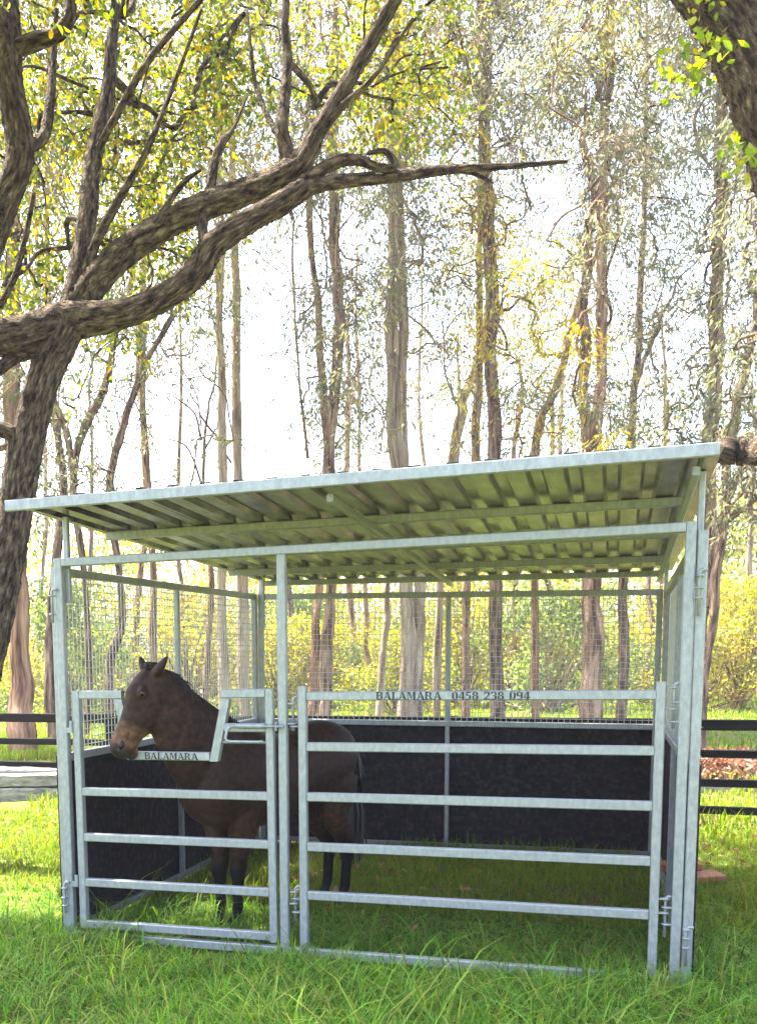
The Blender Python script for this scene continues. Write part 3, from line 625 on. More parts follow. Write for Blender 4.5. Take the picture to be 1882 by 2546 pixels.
# ---- foreground tree on the left, its limb reaching across the picture
PAL_FG = np.array([[.06, .08, .025], [.075, .085, .03], [.10, .135, .022], [.13, .17, .025], [.17, .20, .03], [.09, .12, .02], [.30, .25, .025], [.38, .23, .02], [.14, .14, .04], [.24, .25, .025]])
def fg_left():
    r_ = np.random.default_rng(21)
    L = tuple(U(-105, 1890, 9.2)); L = (L[0], L[1], 0.0)
    root = empty('foreground_tree', L); tag(root, 'rough barked tree at the left with a limb reaching over the roof', 'tree')
    pts = []
    def lb(name, px, d, ns=16, rough=.1, seg=8):
        px = [(a_, b_, c_ * .87) for a_, b_, c_ in px]
        o, P = limb(name, px, d, M_BARK_FG, root, L, ns + 8, int(seg * 1.7), rough, r_, name == 'trunk'); pts.append(catmull(P, 6)); return o
    lb('trunk', [(-110, 1930, 75), (-70, 1600, 58), (-10, 1330, 50), (22, 1180, 46), (52, 1000, 44), (92, 840, 42), (135, 735, 46), (160, 690, 40)], 9.2, 20, .08, 12)
    lb('branch', [(-230, 770, 50), (-90, 752, 44), (0, 738, 42), (80, 722, 42), (150, 702, 46), (280, 682, 33), (370, 640, 31), (430, 590, 33), (470, 530, 30), (550, 478, 27), (610, 445, 27), (665, 408, 25)], [8.8, 8.9, 9, 9.1, 9.2, 9, 8.9, 8.85, 8.8, 8.8, 8.8, 8.8], 18, .09, 8)
    lb('branch', [(140, 715, 36), (190, 640, 38), (260, 560, 36), (360, 492, 33), (440, 452, 32), (530, 420, 31), (610, 388, 32), (660, 350, 28), (695, 285, 23), (745, 205, 20), (800, 110, 18), (850, 20, 17), (905, -80, 15), (960, -220, 11)], [9.25, 9.2, 9.15, 9.1, 9.05, 9, 8.9, 8.85, 8.8, 8.75, 8.7, 8.6, 8.5, 8.4], 18, .09, 8)
    lb('branch', [(635, 400, 20), (628, 350, 19), (616, 285, 17), (620, 220, 15), (628, 130, 12), (622, 50, 10), (628, -60, 8)], [8.9, 8.9, 8.9, 8.95, 9, 9, 9.1], 12)
    lb('branch', [(630, 425, 22), (700, 402, 18), (780, 392, 16), (870, 384, 15), (960, 372, 12), (1040, 366, 9), (1120, 362, 7), (1238, 352, 4)], [8.8, 8.8, 8.75, 8.7, 8.6, 8.5, 8.45, 8.4], 12, .14)
    lb('branch', [(660, 395, 15), (705, 368, 15), (750, 350, 14), (790, 352, 12), (825, 366, 10), (862, 362, 9), (840, 330, 7), (800, 335, 4)], [8.8, 8.78, 8.75, 8.7, 8.65, 8.65, 8.6, 8.6], 12, .14)
    lb('branch', [(1010, 372, 6), (1050, 385, 5), (1075, 402, 3)], 8.55, 8, .12)
    lb('branch', [(150, 700, 28), (170, 600, 25), (192, 470, 25), (200, 380, 23), (215, 300, 21), (238, 190, 17), (245, 90, 14), (258, -40, 11), (265, -160, 8)], [9.2, 9.2, 9.25, 9.3, 9.35, 9.4, 9.4, 9.5, 9.6], 14)
    lb('branch', [(205, 345, 10), (255, 250, 9), (320, 140, 9), (375, 70, 8), (445, -10, 7), (520, -120, 5)], [9.3, 9.2, 9.1, 9.05, 9, 8.9], 10)
    lb('branch', [(170, 640, 14), (215, 520, 12), (275, 410, 10), (320, 330, 8), (370, 210, 6), (400, 130, 5), (440, 20, 4)], [9.2, 9.1, 9, 8.9, 8.9, 8.85, 8.8], 10)
    lb('branch', [(440, 470, 12), (458, 420, 13), (470, 350, 11), (490, 305, 10), (510, 280, 5), (540, 210, 3)], [9.0, 9.0, 9, 9, 9.05, 9.1], 10)
    lb('branch', [(430, 600, 12), (445, 540, 14), (440, 475, 12)], [8.8, 8.85, 8.95], 10)
    lb('branch', [(610, 300, 8), (585, 255, 7), (560, 190, 6), (550, 130, 5), (540, 20, 3)], [8.9, 9, 9.1, 9.1, 9.2], 8)
    lb('branch', [(690, 300, 10), (745, 235, 9), (800, 185, 7), (850, 120, 5), (900, 40, 3)], [8.8, 8.7, 8.6, 8.6, 8.5], 8)
    lb('branch', [(300, 545, 10), (350, 470, 8), (400, 400, 7), (440, 370, 4)], [9.1, 9.0, 8.95, 8.9], 8)
    lb('branch', [(-60, 760, 40), (-50, 620, 40), (0, 470, 36), (42, 360, 34), (42, 290, 34), (22, 180, 33), (15, 60, 34), (5, -60, 32), (-10, -200, 26)], [8.9, 8.8, 8.75, 8.7, 8.7, 8.7, 8.7, 8.7, 8.7], 16)
    lb('branch', [(28, 110, 22), (75, 88, 20), (120, 78, 18), (148, 45, 17), (155, -10, 15), (160, -110, 12)], [8.7, 8.65, 8.6, 8.6, 8.6, 8.6], 12)
    lb('branch', [(45, 330, 16), (95, 300, 14), (110, 220, 13), (118, 120, 8), (125, 20, 5)], [8.7, 8.8, 8.9, 9, 9], 10)
    lb('branch', [(60, 960, 22), (10, 940, 20), (-50, 925, 18)], [9.2, 9.1, 9.0], 10)
    lb('branch', [(100, 760, 20), (40, 775, 18), (0, 805, 15), (-40, 840, 12)], [9.2, 9.1, 9.0, 8.9], 10)
    lb('branch', [(0, 670, 9), (35, 600, 8), (60, 500, 7), (75, 420, 5)], [8.9, 8.9, 8.9, 8.9], 8)
    allp = np.vstack(pts); ua, _ = project(allp); allp = allp[~((ua[:, 0] > 690) & (ua[:, 1] > 300))]
    # crown clumps: (u0, u1, v0, v1, count)
    C = []
    for u0, u1, v0, v1, n in [(-160, 520, -260, 330, 150), (-60, 430, 330, 640, 44), (420, 1010, -260, 240, 112), (690, 1000, 120, 330, 14), (220, 500, 280, 560, 18), (-400, 0, -300, 600, 14), (-300, 1000, -1000, -200, 70), (140, 300, 730, 800, 3), (0, 120, 560, 700, 8)]:
        u = r_.uniform(u0, u1, n); v = r_.uniform(v0, v1, n); d = r_.normal(10.9, .55, n)
        C.append(np.array([U(*q) for q in zip(u, v, d)]))
    n = 480; X = r_.uniform(-4.6, 1.6, n); Y = r_.uniform(-1.3, 1.7, n); C.append(np.c_[X, Y, r_.uniform(6.9, 8.6, n)])     # crown's near side, added unseen above the picture to shade the foreground
    over = []  # unseen branches added to carry the shading clumps
    for q in ([U(5, -60, 8.7), (-3.2, 1.6, 6.9), (-3.6, .6, 7.4), (-3.9, -.6, 7.9)], [U(258, -40, 9.5), (-2.0, 2.0, 7.2), (-1.9, .8, 7.4), (-1.6, -.7, 7.7)], [U(905, -80, 8.5), (.0, 1.9, 7.3), (.2, .8, 7.5), (.5, -.8, 7.9)]):
        V, Lp, T, B = tubes([(np.array(q), [.11, .085, .06, .03])], 10, 8, .08, r_); np_mesh('branch', V, Lp, T, M_BARK_FG, root, L, bc=B, smooth=True); over.append(catmull(np.array(q), 10)[8:])
    over = np.vstack(over)
    C = np.vstack(C)
    uvc, qc = project(C); C = C[~((np.arange(len(C)) >= len(C) - 480) & (uvc[:, 1] > -70))]
    nr = (C[:, 1] < 1.75) & (C[:, 2] > 6.85); tw = branchwork(C[nr], over, r_) + branchwork(C[~nr], allp, r_)
    V, Lp, T, B = tubes(tw, 5, 4, 0, r_); np_mesh('twigs', V, Lp, T, M_BARK_FG, root, L, bc=B, smooth=True)['kind'] = 'stuff'
    cnt = r_.integers(38, 84, len(C)); V, F, T, c = leaf_cloud(C, np.where(C[:, 1] < 1.75, .62, r_.uniform(.32, .68, len(C))), np.where(C[:, 1] < 1.75, cnt * 3, cnt), .07, .0185, PAL_FG, r_, .55, True, sprig=7)
    np_mesh('crown', V, F, T, M_LEAF_FG, root, L, cols=c)
fg_left()

def fg_right():
    r_ = np.random.default_rng(22); L = tuple(U(1880, 2010, 7.2)); L = (L[0], L[1], 0.0)
    root = empty('foreground_tree', L); tag(root, 'thick dark trunk arching in at the upper right corner', 'tree')
    limb('trunk', [(1890, 2060, 120), (1860, 1500, 105), (1820, 900, 100), (1770, 480, 95), (1700, 230, 92), (1640, 90, 86), (1555, -30, 76), (1440, -130, 62), (1300, -230, 50)], [7.2, 7.2, 7.2, 7.1, 7, 7, 7, 7, 7], M_BARK_FG, root, L, 40, 26, .06, r_, True)
    limb('branch', [(1840, 1010, 44), (1740, 990, 34), (1660, 985, 30), (1600, 985, 28), (1572, 988, 25), (1562, 990, 12)], [7.6, 9.0, 10.2, 10.4, 10.5, 10.5], M_BARK_FG, root, L, 16, 10, .16, r_)
    C = []
    for u0, u1, v0, v1, n in [(1450, 1550, 70, 180, 6), (1585, 1640, 290, 380, 2), (1150, 1500, -700, -200, 40), (1500, 2100, -600, 0, 50)]:
        C.append(np.array([U(*q) for q in zip(r_.uniform(u0, u1, n), r_.uniform(v0, v1, n), r_.normal(7.0, .25, n))]))
    C = np.vstack(C); ax = np.array([U(1700, 230, 7), U(1640, 90, 7), U(1555, -30, 7), U(1440, -130, 7), U(1770, 480, 7)]); tw = []
    for c in C:
        a = ax[np.linalg.norm(ax - c, axis=1).argmin()]; tw.append((np.array([a, (a + c) / 2 + r_.normal(0, .06, 3), c]), [.012, .008, .003]))
    V, Lp, T, B = tubes(tw, 5, 4, 0, r_); np_mesh('twigs', V, Lp, T, M_BARK_FG, root, L, bc=B, smooth=True)['kind'] = 'stuff'
    pal = np.array([[.20, .26, .02], [.30, .28, .02], [.12, .18, .02], [.16, .22, .02]])
    V, F, T, c = leaf_cloud(C, r_.uniform(.10, .18, len(C)), r_.integers(14, 26, len(C)), .075, .021, pal, r_, .6, True)
    np_mesh('crown', V, F, T, M_LEAF_FG, root, L, cols=c)
fg_right()

# ---- gum trees of the wood behind: stems as (u, v, r) along measured positions; depth; bark; label
BG = [
 (20.5, 3, [[(50, 1610, 38), (44, 1500, 31), (40, 1300, 27), (38, 1130, 24), (32, 900, 20), (28, 700, 17), (25, 300, 12), (20, -150, 7)]], 'broad reddish stringybark gum just left of the stall, behind the fence'),
 (23, 2, [[(112, 1590, 17), (114, 1400, 14), (122, 1250, 12), (140, 1080, 11), (122, 930, 9), (112, 860, 8), (105, 600, 6), (110, 100, 4)]], 'thin dark gum between the broad reddish trunk and the left post'),
 (25, 2, [[(190, 1560, 10), (190, 1300, 9), (165, 1060, 11), (185, 940, 10), (235, 840, 9), (262, 720, 8), (300, 560, 6), (330, 200, 4)], [(165, 1060, 9), (150, 950, 8), (118, 860, 7), (85, 700, 5), (70, 300, 3)]], 'forked gum leaning both ways above the left roof corner'),
 (24, 2, [[(238, 1550, 12), (240, 1440, 12), (262, 1320, 10), (230, 1050, 9), (262, 930, 9), (300, 840, 8), (350, 740, 7), (420, 620, 5), (470, 400, 4)]], 'dark crooked gum leaning right behind the horse\'s head'),
 (27, 0, [[(338, 1545, 12), (333, 1400, 11), (325, 1230, 10), (317, 1060, 9), (314, 800, 8), (312, 600, 7), (318, 200, 5), (320, -150, 3)]], 'slim straight brown gum directly above the horse\'s ears'),
 (27, 0, [[(440, 1550, 9), (445, 1400, 9), (450, 1260, 8), (440, 1050, 4), (440, 900, 3), (455, 830, 2.5), (470, 720, 1.5)], [(441, 1060, 3), (415, 985, 2.2), (375, 962, 1.6), (350, 965, 1)], [(440, 960, 3), (420, 905, 2.2), (385, 870, 1.8), (350, 852, 1)], [(440, 930, 2.4), (425, 860, 1.8), (400, 800, 1.4), (365, 745, 1)], [(441, 1000, 2.4), (462, 945, 2), (478, 915, 1.2)], [(505, 1010, 3), (470, 950, 3), (437, 905, 2.4), (405, 850, 1.6), (380, 830, 1)]], 'small bare sapling in the pale gap of sky over the left roof'),
 (26, 1, [[(492, 1560, 15), (494, 1300, 14), (495, 1060, 12), (488, 850, 10), (486, 640, 9), (484, 400, 8), (480, 100, 6), (478, -150, 4)]], 'left stem of the tall pair of gums beside the sky gap'),
 (28, 1, [[(530, 1565, 17), (526, 1300, 15), (523, 1060, 13), (517, 850, 12), (515, 640, 10), (512, 400, 9), (505, 100, 7), (500, -150, 5)]], 'right stem of the tall pair of gums beside the sky gap'),
 (26, 3, [[(676, 1560, 14), (684, 1400, 12), (692, 1260, 11), (700, 1035, 10), (690, 850, 9), (682, 650, 8), (672, 430, 7), (665, 100, 5), (660, -150, 3)], [(672, 1000, 4), (660, 850, 3), (645, 650, 3), (640, 480, 2)], [(652, 740, 2), (640, 700, 1.6), (612, 655, 1.3), (585, 620, .9)], [(655, 800, 1.8), (630, 775, 1.4), (600, 770, 1), (575, 758, .8)], [(660, 860, 1.8), (640, 800, 1.4), (615, 780, 1)], [(648, 640, 1.6), (610, 600, 1.4), (560, 550, 1.2), (535, 535, .8)], [(646, 600, 1.4), (600, 555, 1.1), (585, 520, .8)]], 'slim leaning gum on the right edge of the sky gap'),
 (25, 0, [[(708, 1560, 18), (712, 1400, 16), (716, 1260, 14), (722, 1010, 13), (736, 860, 13), (740, 700, 13), (735, 560, 13), (730, 440, 12), (728, 200, 9), (735, -150, 6)]], 'brown gum with a slight bend, second trunk right of the sky gap'),
 (29, 1, [[(828, 1560, 11), (836, 1400, 10), (846, 1270, 10), (858, 1010, 9), (856, 800, 9), (852, 600, 8), (848, 400, 7), (840, 0, 5)]], 'pale slim gum close beside the thick double trunk at the centre'),
 (26, 1, [[(882, 1572, 25), (882, 1400, 22), (884, 1270, 19), (886, 1020, 13), (885, 800, 12), (880, 600, 12), (876, 400, 11), (872, 150, 9), (866, -200, 6)], [(908, 1570, 19), (910, 1400, 17), (908, 1270, 15), (866, 1020, 12), (858, 820, 11), (860, 640, 11), (854, 420, 9), (850, 100, 6)]], 'thick pale double trunked gum at the centre of the wood'),
 (28, 1, [[(958, 1560, 12), (968, 1200, 12), (985, 1010, 12), (1004, 900, 12), (1022, 840, 11), (1042, 770, 8), (1065, 600, 5)]], 'short pale gum leaning right between two straight trunks'),
 (27, 0, [[(1027, 1560, 12), (1028, 1280, 11), (1036, 1000, 10), (1040, 800, 9), (1043, 600, 8), (1045, 300, 6), (1040, -100, 4)]], 'slim brown gum just left of a dark straight trunk near the centre'),
 (25, 2, [[(1078, 1560, 20), (1076, 1280, 18), (1076, 1000, 15), (1070, 860, 15), (1074, 700, 16), (1070, 540, 15), (1064, 400, 13), (1058, 200, 12), (1052, 0, 10), (1048, -200, 8)]], 'dark straight gum at the tip of the dead branch'),
 (27, 3, [[(1165, 1560, 11), (1172, 1150, 11), (1186, 970, 11), (1212, 880, 9), (1240, 790, 8), (1275, 650, 6), (1330, 500, 4)]], 'reddish gum leaning right between the centre and the forked tall gum'),
 (22, 0, [[(1285, 1578, 34), (1286, 1400, 30), (1290, 1270, 26), (1292, 985, 20), (1284, 880, 13), (1279, 760, 12), (1284, 640, 12), (1296, 520, 10), (1302, 420, 9), (1282, 330, 8), (1292, 250, 7), (1330, 120, 5)], [(1296, 1000, 16), (1306, 860, 13), (1309, 700, 13), (1311, 480, 12), (1317, 250, 11), (1328, 40, 10), (1335, -180, 8)]], 'tallest forked gum rising clear behind the right part of the roof'),
 (26, 2, [[(1348, 1560, 16), (1350, 1400, 15), (1350, 1270, 13), (1372, 1000, 9), (1386, 860, 8), (1393, 700, 8), (1402, 560, 7), (1410, 350, 5), (1415, 0, 3)], [(1388, 840, 5), (1415, 760, 5), (1445, 690, 4), (1480, 620, 3), (1530, 560, 2)]], 'slim gum with a rising side branch right of the forked tall gum'),
 (23, 0, [[(1500, 1560, 18), (1515, 1280, 18), (1530, 980, 17), (1540, 820, 17), (1550, 680, 16), (1556, 520, 15), (1562, 380, 14), (1571, 200, 12), (1580, 0, 10), (1585, -200, 8)]], 'straight brown gum rising from behind the roof\'s right corner'),
 (19, 2, [[(1520, 1640, 13), (1545, 1350, 13), (1575, 1120, 13), (1592, 1000, 12), (1612, 860, 11), (1640, 700, 10), (1672, 540, 8), (1710, 300, 6)]], 'slender grey gum leaning out of the picture at the right edge'),
 (20, 2, [[(1533, 1625, 22), (1540, 1500, 17), (1546, 1400, 15), (1562, 1240, 13), (1590, 1120, 11), (1615, 1050, 10), (1660, 960, 8), (1720, 800, 5)]], 'dark curving trunk just right of the front right post'),
]
def gauss_rect(u, v, rects, dflt=1.0):
    w = np.full(len(u), dflt)
    for u0, u1, v0, v1, k in rects:
        ins = (u > u0) & (u < u1) & (v > v0) & (v < v1); w[ins] *= k
    return w
def background_trees():
    r_ = np.random.default_rng(33)
    roots = []; stems = []
    for d, bi, st, lab in BG:
        u0, v0, _ = st[0][0]; L = U(u0, v0, d); L = (L[0], L[1], 0.0)
        root = empty('gum_tree', L); tag(root, lab, 'tree', 'tall gum trees of the wood behind'); roots.append((root, L, bi)); al = []
        for si, s in enumerate(st):
            s = [(a_, b_, c_ * (.78 if b_ > 1050 else .92)) for a_, b_, c_ in s]
            o, P = limb('trunk', s, [d + .15 * k for k in range(len(s))] if len(s) > 3 else d, M_BARKS[bi], root, L, 12, 9, .10, r_, si == 0, .035)
            # root the stem in the ground
            al.append(np.c_[catmull(np.array(s)[:, :2], 6), np.repeat(d, (len(s) - 1) * 6 + 1)])
        stems.append(np.vstack(al))
    # clumps
    N = 4900
    u = r_.uniform(-350, 2000, N); v = r_.uniform(-420, 1150, N)
    gaps = [(535, 645, 455, 1080, 0.0), (560, 690, 700, 1080, 0.15), (470, 545, 820, 1080, .25), (330, 480, 820, 1060, .25), (640, 700, 430, 700, .4), (1150, 1270, 255, 375, .08), (1090, 1270, 375, 560, .35), (885, 960, 760, 1010, .3), (1325, 1395, 660, 830, .35), (1400, 1490, 700, 860, .45),
            (960, 1040, 900, 1100, .5), (600, 860, 980, 1200, .4), (-400, 500, -420, 500, .8), (-400, 330, 700, 1150, .8)]
    w = gauss_rect(u, v, gaps); w *= np.where(v < 420, .95, np.where(v < 800, .66, .56)); keep = r_.random(N) < w; u, v = u[keep], v[keep]
    best = np.zeros(len(u), int); bd = np.full(len(u), 1e9); att = np.zeros((len(u), 2))
    for k, s in enumerate(stems):
        dv = s[None, :, 1] - (v[:, None] + 70); dist = np.hypot(s[None, :, 0] - u[:, None], dv * .9) + np.abs(r_.normal(0, 25, (len(u), 1))); j = dist.argmin(1); dm = dist[np.arange(len(u)), j]
        up = dm < bd; bd[up] = dm[up]; best[up] = k; att[up] = s[j[up], :2]
    sunlit_gold = [(1010, 1270, 490, 800, .85), (690, 1010, -400, 330, .35), (1230, 1340, -100, 150, .7), (960, 1100, 250, 480, .4), (-400, 500, -400, 600, .3), (900, 1300, 700, 960, .35), (1320, 1480, 820, 960, .4)]  # sunlit parts of the crowns, painted in as golden leaf colour
    gw = np.zeros(len(u))
    for a, b, c, d_, k in sunlit_gold: gw = np.maximum(gw, k * ((u > a) & (u < b) & (v > c) & (v < d_)))
    isg = r_.random(len(u)) < gw
    base = np.array([[.145, .15, .075], [.165, .16, .09], [.12, .135, .06], [.19, .18, .085], [.20, .16, .10]]); gd = np.array([[.40, .31, .04], [.34, .33, .04], [.44, .31, .05]])
    tint = np.where(isg[:, None], gd[r_.integers(0, 3, len(u))], base[r_.integers(0, 5, len(u))])
    for k, (root, L, bi) in enumerate(roots):
        sel = np.where(best == k)[0]
        if len(sel) == 0: continue
        d0 = BG[k][0]; dd = d0 + r_.normal(0, 1.6, len(sel)); C = np.array([U(u[i], v[i], q) for i, q in zip(sel, dd)]); sc = d0 / 26
        tw = branchwork(C, np.array([U(a, b, c + .5) for a, b, c in stems[k]]), r_, .008, .009, .09, .09)
        V, Lp, T, B = tubes(tw, 4, 3, 0, r_); np_mesh('twigs', V, Lp, T, M_BARKS[bi], root, L, bc=B, smooth=True)['kind'] = 'stuff'
        V, F, T, c = leaf_cloud(C, r_.uniform(.75, 1.5, len(C)) * sc, r_.integers(75, 150, len(C)), .15 * sc ** .5, .0195 * sc ** .5, base, r_, 1.0, clump_tint=tint[sel], flat=.8, sprig=9)
        np_mesh('crown', V, F, T, M_LEAF, root, L, cols=c)
background_trees()

# ---- shrubs of the understorey (a few shapes, copied)
def shrubs():
    r_ = np.random.default_rng(44); pals = [np.array([[.20, .205, .03], [.165, .20, .032], [.265, .225, .03]]), np.array([[.10, .135, .04], [.14, .18, .05], [.08, .11, .035]]), np.array([[.27, .215, .04], [.24, .225, .04], [.20, .20, .045]])]
    protos = []
    for k in range(6):
        root = empty('shrub', (0, 0, 0)); n = 46
        C = np.c_[r_.normal(0, 1.0, n), r_.normal(0, .9, n), r_.uniform(.3, 3.4, n)]; C[:, :2] *= (1.15 - .18 * C[:, 2:3]).clip(.3)
        tw = [(np.array([(r_.normal(0, .1), r_.normal(0, .1), -.1), c * (.5, .5, .45) + r_.normal(0, .1, 3), c]), [.035, .02, .005]) for c in C]
        V, Lp, T, B = tubes(tw, 4, 3, 0, r_); np_mesh('stems', V, Lp, T, M_BARKS[k % 3], root, None, bc=B, smooth=True)
        pal = pals[k % 3]; V, F, T, c = leaf_cloud(C, r_.uniform(.35, .7, n), r_.integers(60, 120, n), .15, .034, pal, r_, .4, clump_tint=pal[r_.integers(0, 3, n)] * r_.uniform(.8, 1.25, (n, 1)))
        np_mesh('foliage', V, F, T, M_LEAF, root, None, cols=c); protos.append(root)
    spots = []
    for d, n in ((34, 8), (39, 12), (45, 15), (52, 17)):
        for i in range(n):
            u = -140 + (1930) * (i + r_.uniform(.1, .9)) / n
            if d == 34 and 560 < u < 1000 and r_.random() < .5: continue
            spots.append((u, d + r_.normal(0, 1.2), r_.uniform(.75, 1.45)))
    used = set()
    for i, (u, d, s) in enumerate(spots):
        k = i % 6; p = protos[k]; P = U(u, 1560, d); a = r_.uniform(0, 6.28)
        if k in used:
            q = p.copy(); COL.objects.link(q)
            for ch in p.children:
                c = ch.copy(); c.parent = q; COL.objects.link(c)
        else: q = p; used.add(k)
        q.location = (P[0], P[1], float(gz(P[0], P[1])) - .02); q.rotation_euler = (0, 0, a); q.scale = (s, s, s * r_.uniform(.8, 1.25))
        ui = project(np.array([[P[0], P[1], 1.0]]))[0][0, 0]
        if ui < 130: tag(q, 'sunlit yellow green shrub in the wood left of the stall', 'shrub', 'shrubs left of the stall')
        elif ui > 1500: tag(q, 'sunlit yellow green shrub in the wood right of the stall', 'shrub', 'shrubs right of the stall')
        else: tag(q, 'sunlit yellow green shrub seen through the wire mesh of the stall', 'shrub', 'shrubs behind the stall')
shrubs()

def woodland():
    r_ = np.random.default_rng(55); n = 1500
    ang = r_.uniform(-.62, .72, n) ; rad = r_.uniform(55, 95, n); dirv = RM[:, 1].copy(); yaw0 = math.atan2(-dirv[0], dirv[1])
    x = CAM[0] + rad * np.sin(-yaw0 + ang); y = CAM[1] + rad * np.cos(-yaw0 + ang)
    uu, _ = project(np.c_[x, y, np.full(n, 3.0)]); gap = (uu[:, 0] > 430) & (uu[:, 0] < 720)
    hmax = np.where(gap, 8.5, 12.5) * (rad / 75); z = r_.uniform(.0, 1, n) ** 1.1 * hmax
    C = np.c_[x, y, z]; pal = np.array([[.21, .215, .035], [.17, .20, .035], [.245, .21, .04], [.14, .165, .035]])
    V, F, T, c = leaf_cloud(C, r_.uniform(1.2, 2.4, n), r_.integers(40, 75, n), .42, .10, pal, r_, .3, clump_tint=pal[r_.integers(0, 4, n)])
    o = np_mesh('distant_woodland', V, F, T, M_LEAF, cols=c); tag(o, 'hazy yellow green mass of distant woodland behind the gum trees', 'woodland', kind='stuff')
woodland()

def far_trunks():
    r_ = np.random.default_rng(77); us = [-60, 75, 215, 285, 395, 560, 620, 770, 800, 930, 1000, 1120, 1205, 1240, 1420, 1455, 1580, 1635, 1720]
    for k, u in enumerate(us):
        d = r_.uniform(36, 48); top = r_.uniform(500, 900); gap = 520 < u < 660; top = 1090 if gap else top; w = r_.uniform(4.5, 8.5); ln = r_.normal(0, 26); L = U(u, 1500, d); L = (L[0], L[1], 0.)
        root = empty('gum_tree', L); px = [(u, 1500, w), (u + ln * .2, 1350, w * .9), (u + ln * .4 + r_.normal(0, 8), 1150, w * .8), (u + ln * .8, 900 if not gap else 1110, w * .65), (u + ln, top, w * .4)]
        limb('trunk', px, d, M_BARKS[k % 4], root, L, 8, 6, .1, r_, True, .09)
        tag(root, 'far slim gum trunk standing among the shrubs deep in the wood', 'tree', 'far slim gums deep in the wood')
far_trunks()
def veil():  # added volume that imitates lens flare and lifted shadows among the trees
    o = MB().box((-420, -80, -1.6), (420, 720, 40)).build('veil', bpy.data.materials.new('added_flare_veil')); m = o.data.materials[0]; m.use_nodes = True
    n = m.node_tree.nodes; n.remove(n['Principled BSDF']); v = n.new('ShaderNodeVolumePrincipled'); v.inputs['Color'].default_value = (.94, .88, 1.0, 1); v.inputs['Density'].default_value = 0.0009; v.inputs['Anisotropy'].default_value = 0.0
    m.node_tree.links.new(v.outputs[0], n['Material Output'].inputs['Volume']); tag(o, 'thin pale haze hanging in the air between the trees', 'veil', kind='stuff')
veil()

# ------------------------------------------------------------------ grass and litter
def blades(N, X, Y, ln, wd, r_, pal, lean=(.3, 1.2), seg3=True):
    Z = gz(X, Y); az = r_.uniform(0, 2 * np.pi, N); le = r_.uniform(*lean, N) ; L_ = ln; dx, dy = np.cos(az), np.sin(az); sx, sy = -dy, dx
    ts = [0, .35, .7, 1.0] if seg3 else [0, .5, 1.0]; rows = []
    for t in ts:
        hx = le * t ** 1.7 * L_ * .75; hz = L_ * (t - .42 * le * t ** 2.2); hz = np.maximum(hz, .012 * t)
        cx = X + dx * hx; cy = Y + dy * hx; cz = Z - .01 + hz; w = wd * (1 - t) ** .55 if t < 1 else wd * 0
        if t < 1: rows += [np.c_[cx + sx * w, cy + sy * w, cz], np.c_[cx - sx * w, cy - sy * w, cz]]
        else: rows += [np.c_[cx, cy, cz]]
    nv = len(rows); V = np.stack(rows, 1).reshape(-1, 3); b = np.arange(N)[:, None] * nv
    quads = []; 
    for k in range(len(ts) - 2): quads.append(b + np.array([2 * k, 2 * k + 1, 2 * k + 3, 2 * k + 2]))
    tri = b + np.array([nv - 3, nv - 2, nv - 1])
    F = np.concatenate(quads + [tri], 1).ravel(); T = np.tile(np.array([4] * len(quads) + [3]), N)
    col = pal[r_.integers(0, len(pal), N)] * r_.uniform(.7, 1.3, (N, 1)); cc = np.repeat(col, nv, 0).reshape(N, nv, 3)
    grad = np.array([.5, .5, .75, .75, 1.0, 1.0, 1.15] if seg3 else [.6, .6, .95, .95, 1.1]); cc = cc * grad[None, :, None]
    return V, F, T, cc.reshape(-1, 3)
PAL_G = np.array([[.085, .205, .026], [.12, .265, .030], [.175, .34, .036], [.055, .135, .018], [.21, .32, .04], [.25, .27, .055]])
PAL_GS = np.array([[.12, .20, .014], [.15, .23, .016], [.10, .18, .014], [.20, .24, .018], [.22, .21, .035]])
def inview(X, Y, m=420):
    uv, q = project(np.c_[X, Y, np.zeros(len(X))]); return (q > .5) & (uv[:, 0] > -m) & (uv[:, 0] < 1652 + m) & (uv[:, 1] < 2235 + 160)
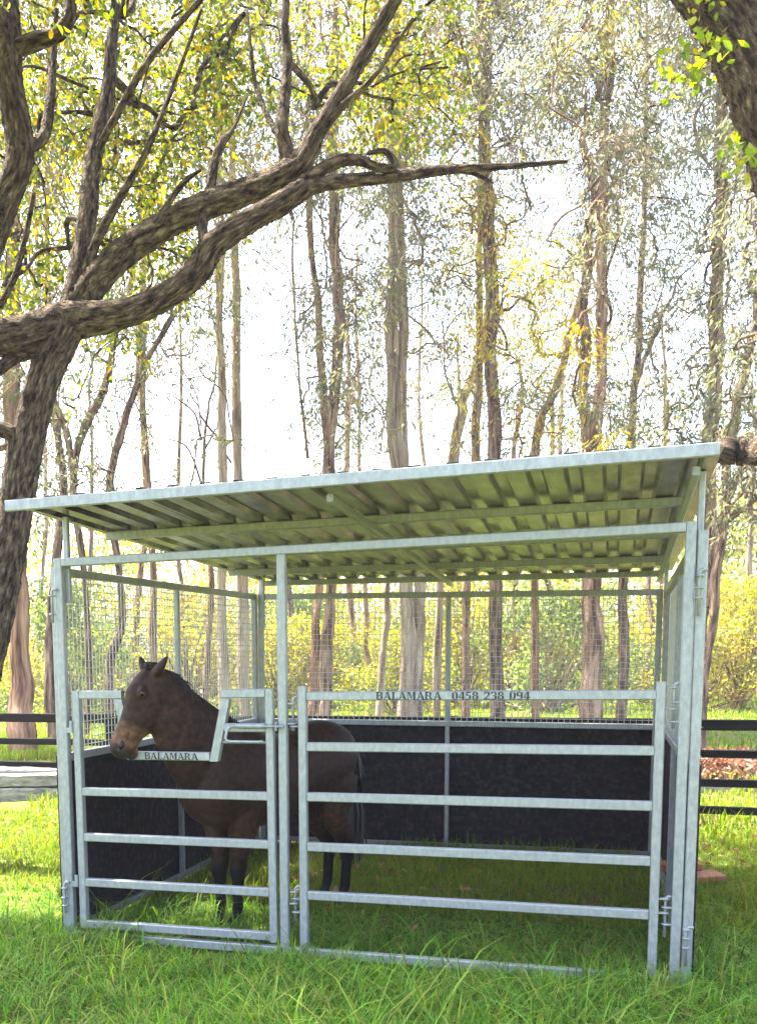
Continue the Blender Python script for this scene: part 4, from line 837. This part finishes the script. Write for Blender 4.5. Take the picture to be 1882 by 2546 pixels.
def grass():
    r_ = np.random.default_rng(66); out = []; 
    def field(x0, x1, y0, y1, ntuft, per, spread, ln, wd, pal, lean, seg3, hard=None):
        X = r_.uniform(x0, x1, ntuft); Y = r_.uniform(y0, y1, ntuft); k = inview(X, Y); X, Y = X[k], Y[k]
        if hard is not None: k = hard(X, Y); X, Y = X[k], Y[k]
        c = r_.integers(per[0], per[1], len(X)); h = r_.uniform(.55, 1.3, len(X)) * (1 + .35 * np.sin(1.7 * X + .5) * np.sin(1.3 * Y)); i = np.repeat(np.arange(len(X)), c); N = len(i)
        bx = X[i] + r_.normal(0, spread, N); by = Y[i] + r_.normal(0, spread, N); sill = np.where((np.abs(by + .10) < .22) & (bx > .5) & (bx < 3.1), .5 + .25 * np.sin(5 * bx), 1.0)
        V = blades(N, bx, by, ln * h[i] * r_.uniform(.5, 1.35, N) * sill, wd * r_.uniform(.6, 1.3, N), r_, pal, lean, seg3); out.append(V)
    field(-3, 6.2, -2.1, .3, 7700, (8, 15), .03, .19, .0042, PAL_G, (.4, 1.5), True)
    field(-3, 6, .3, 1.3, 3000, (8, 14), .035, .085, .0042, PAL_G, (.4, 1.5), True)
    field(-3, 6, -2.1, .5, 1300, (3, 7), .05, .36, .0052, PAL_G[1:], (.7, 1.6), True)
    field(-4.5, 6.5, 1.2, 5, 10000, (6, 11), .04, .13, .0048, PAL_GS, (.3, 1.3), False)
    field(-12, 9, 5, 13, 14000, (4, 8), .06, .17, .008, PAL_GS, (.2, 1.2), False, lambda x, y: ~((np.abs(np.sin(.9 * x + .4 * y) * np.sin(.7 * y + 1)) > .80)))
    field(-35, 30, 13, 45, 26000, (3, 6), .10, .24, .018, PAL_GS, (.2, 1.1), False)
    k = 0; VV = []; FF = []; TT = []; CC = []
    for V, F, T, c in out: VV.append(V); FF.append(F + k); TT.append(T); CC.append(c); k += len(V)
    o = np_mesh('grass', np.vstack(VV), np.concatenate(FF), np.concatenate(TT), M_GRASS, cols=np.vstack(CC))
    tag(o, 'long lush green grass covering the paddock', 'grass', kind='stuff'); print('grass verts', k)
    # fallen leaves
    n = 9000; X = r_.uniform(-7, 8, n); Y = r_.uniform(-1.5, 14, n); dens = np.clip(np.sin(1.1 * X + .6) * np.sin(.9 * Y + .4) + .25, .06, 1) * np.where((X > -.3) & (Y < 1), .25, 1.0); k = inview(X, Y) & (r_.random(n) < dens)
    X, Y = X[k], Y[k]; n = len(X); C = np.c_[X, Y, gz(X, Y) + r_.uniform(.012, .06, n)]
    pal = np.array([[.30, .16, .08], [.36, .22, .12], [.20, .10, .05], [.42, .26, .10]])
    V, F, T, c = leaf_cloud(C, np.full(n, .01), np.ones(n, int), .07, .016, pal, r_, 0.0, True)
    o = np_mesh('leaf_litter', V, F, T, M_LITTER, cols=c); tag(o, 'scattered dry brown leaves lying in the grass', 'leaf litter', kind='stuff')
    # heap of bark and leaves behind the fence on the right
    c0 = g3(1590, 1702, 0); n = 2600; a = r_.uniform(0, 6.28, n); q = np.sqrt(r_.random(n)); X = c0[0] + .5 + q * np.cos(a) * 1.7; Y = c0[1] + .8 + q * np.sin(a) * .9; Z = gz(X, Y) + .32 * np.clip(1 - q ** 2, 0, 1) + r_.uniform(0, .05, n)
    V, F, T, c = leaf_cloud(np.c_[X, Y, Z], np.full(n, .03), np.ones(n, int), .14, .03, np.array([[.30, .15, .09], [.38, .20, .12], [.22, .10, .06], [.16, .09, .06]]), r_, 0.0, True)
    o = np_mesh('mulch_heap', V, F, T, M_LITTER, cols=c); tag(o, 'low heap of reddish bark and leaves behind the right fence', 'mulch', kind='stuff')
grass()
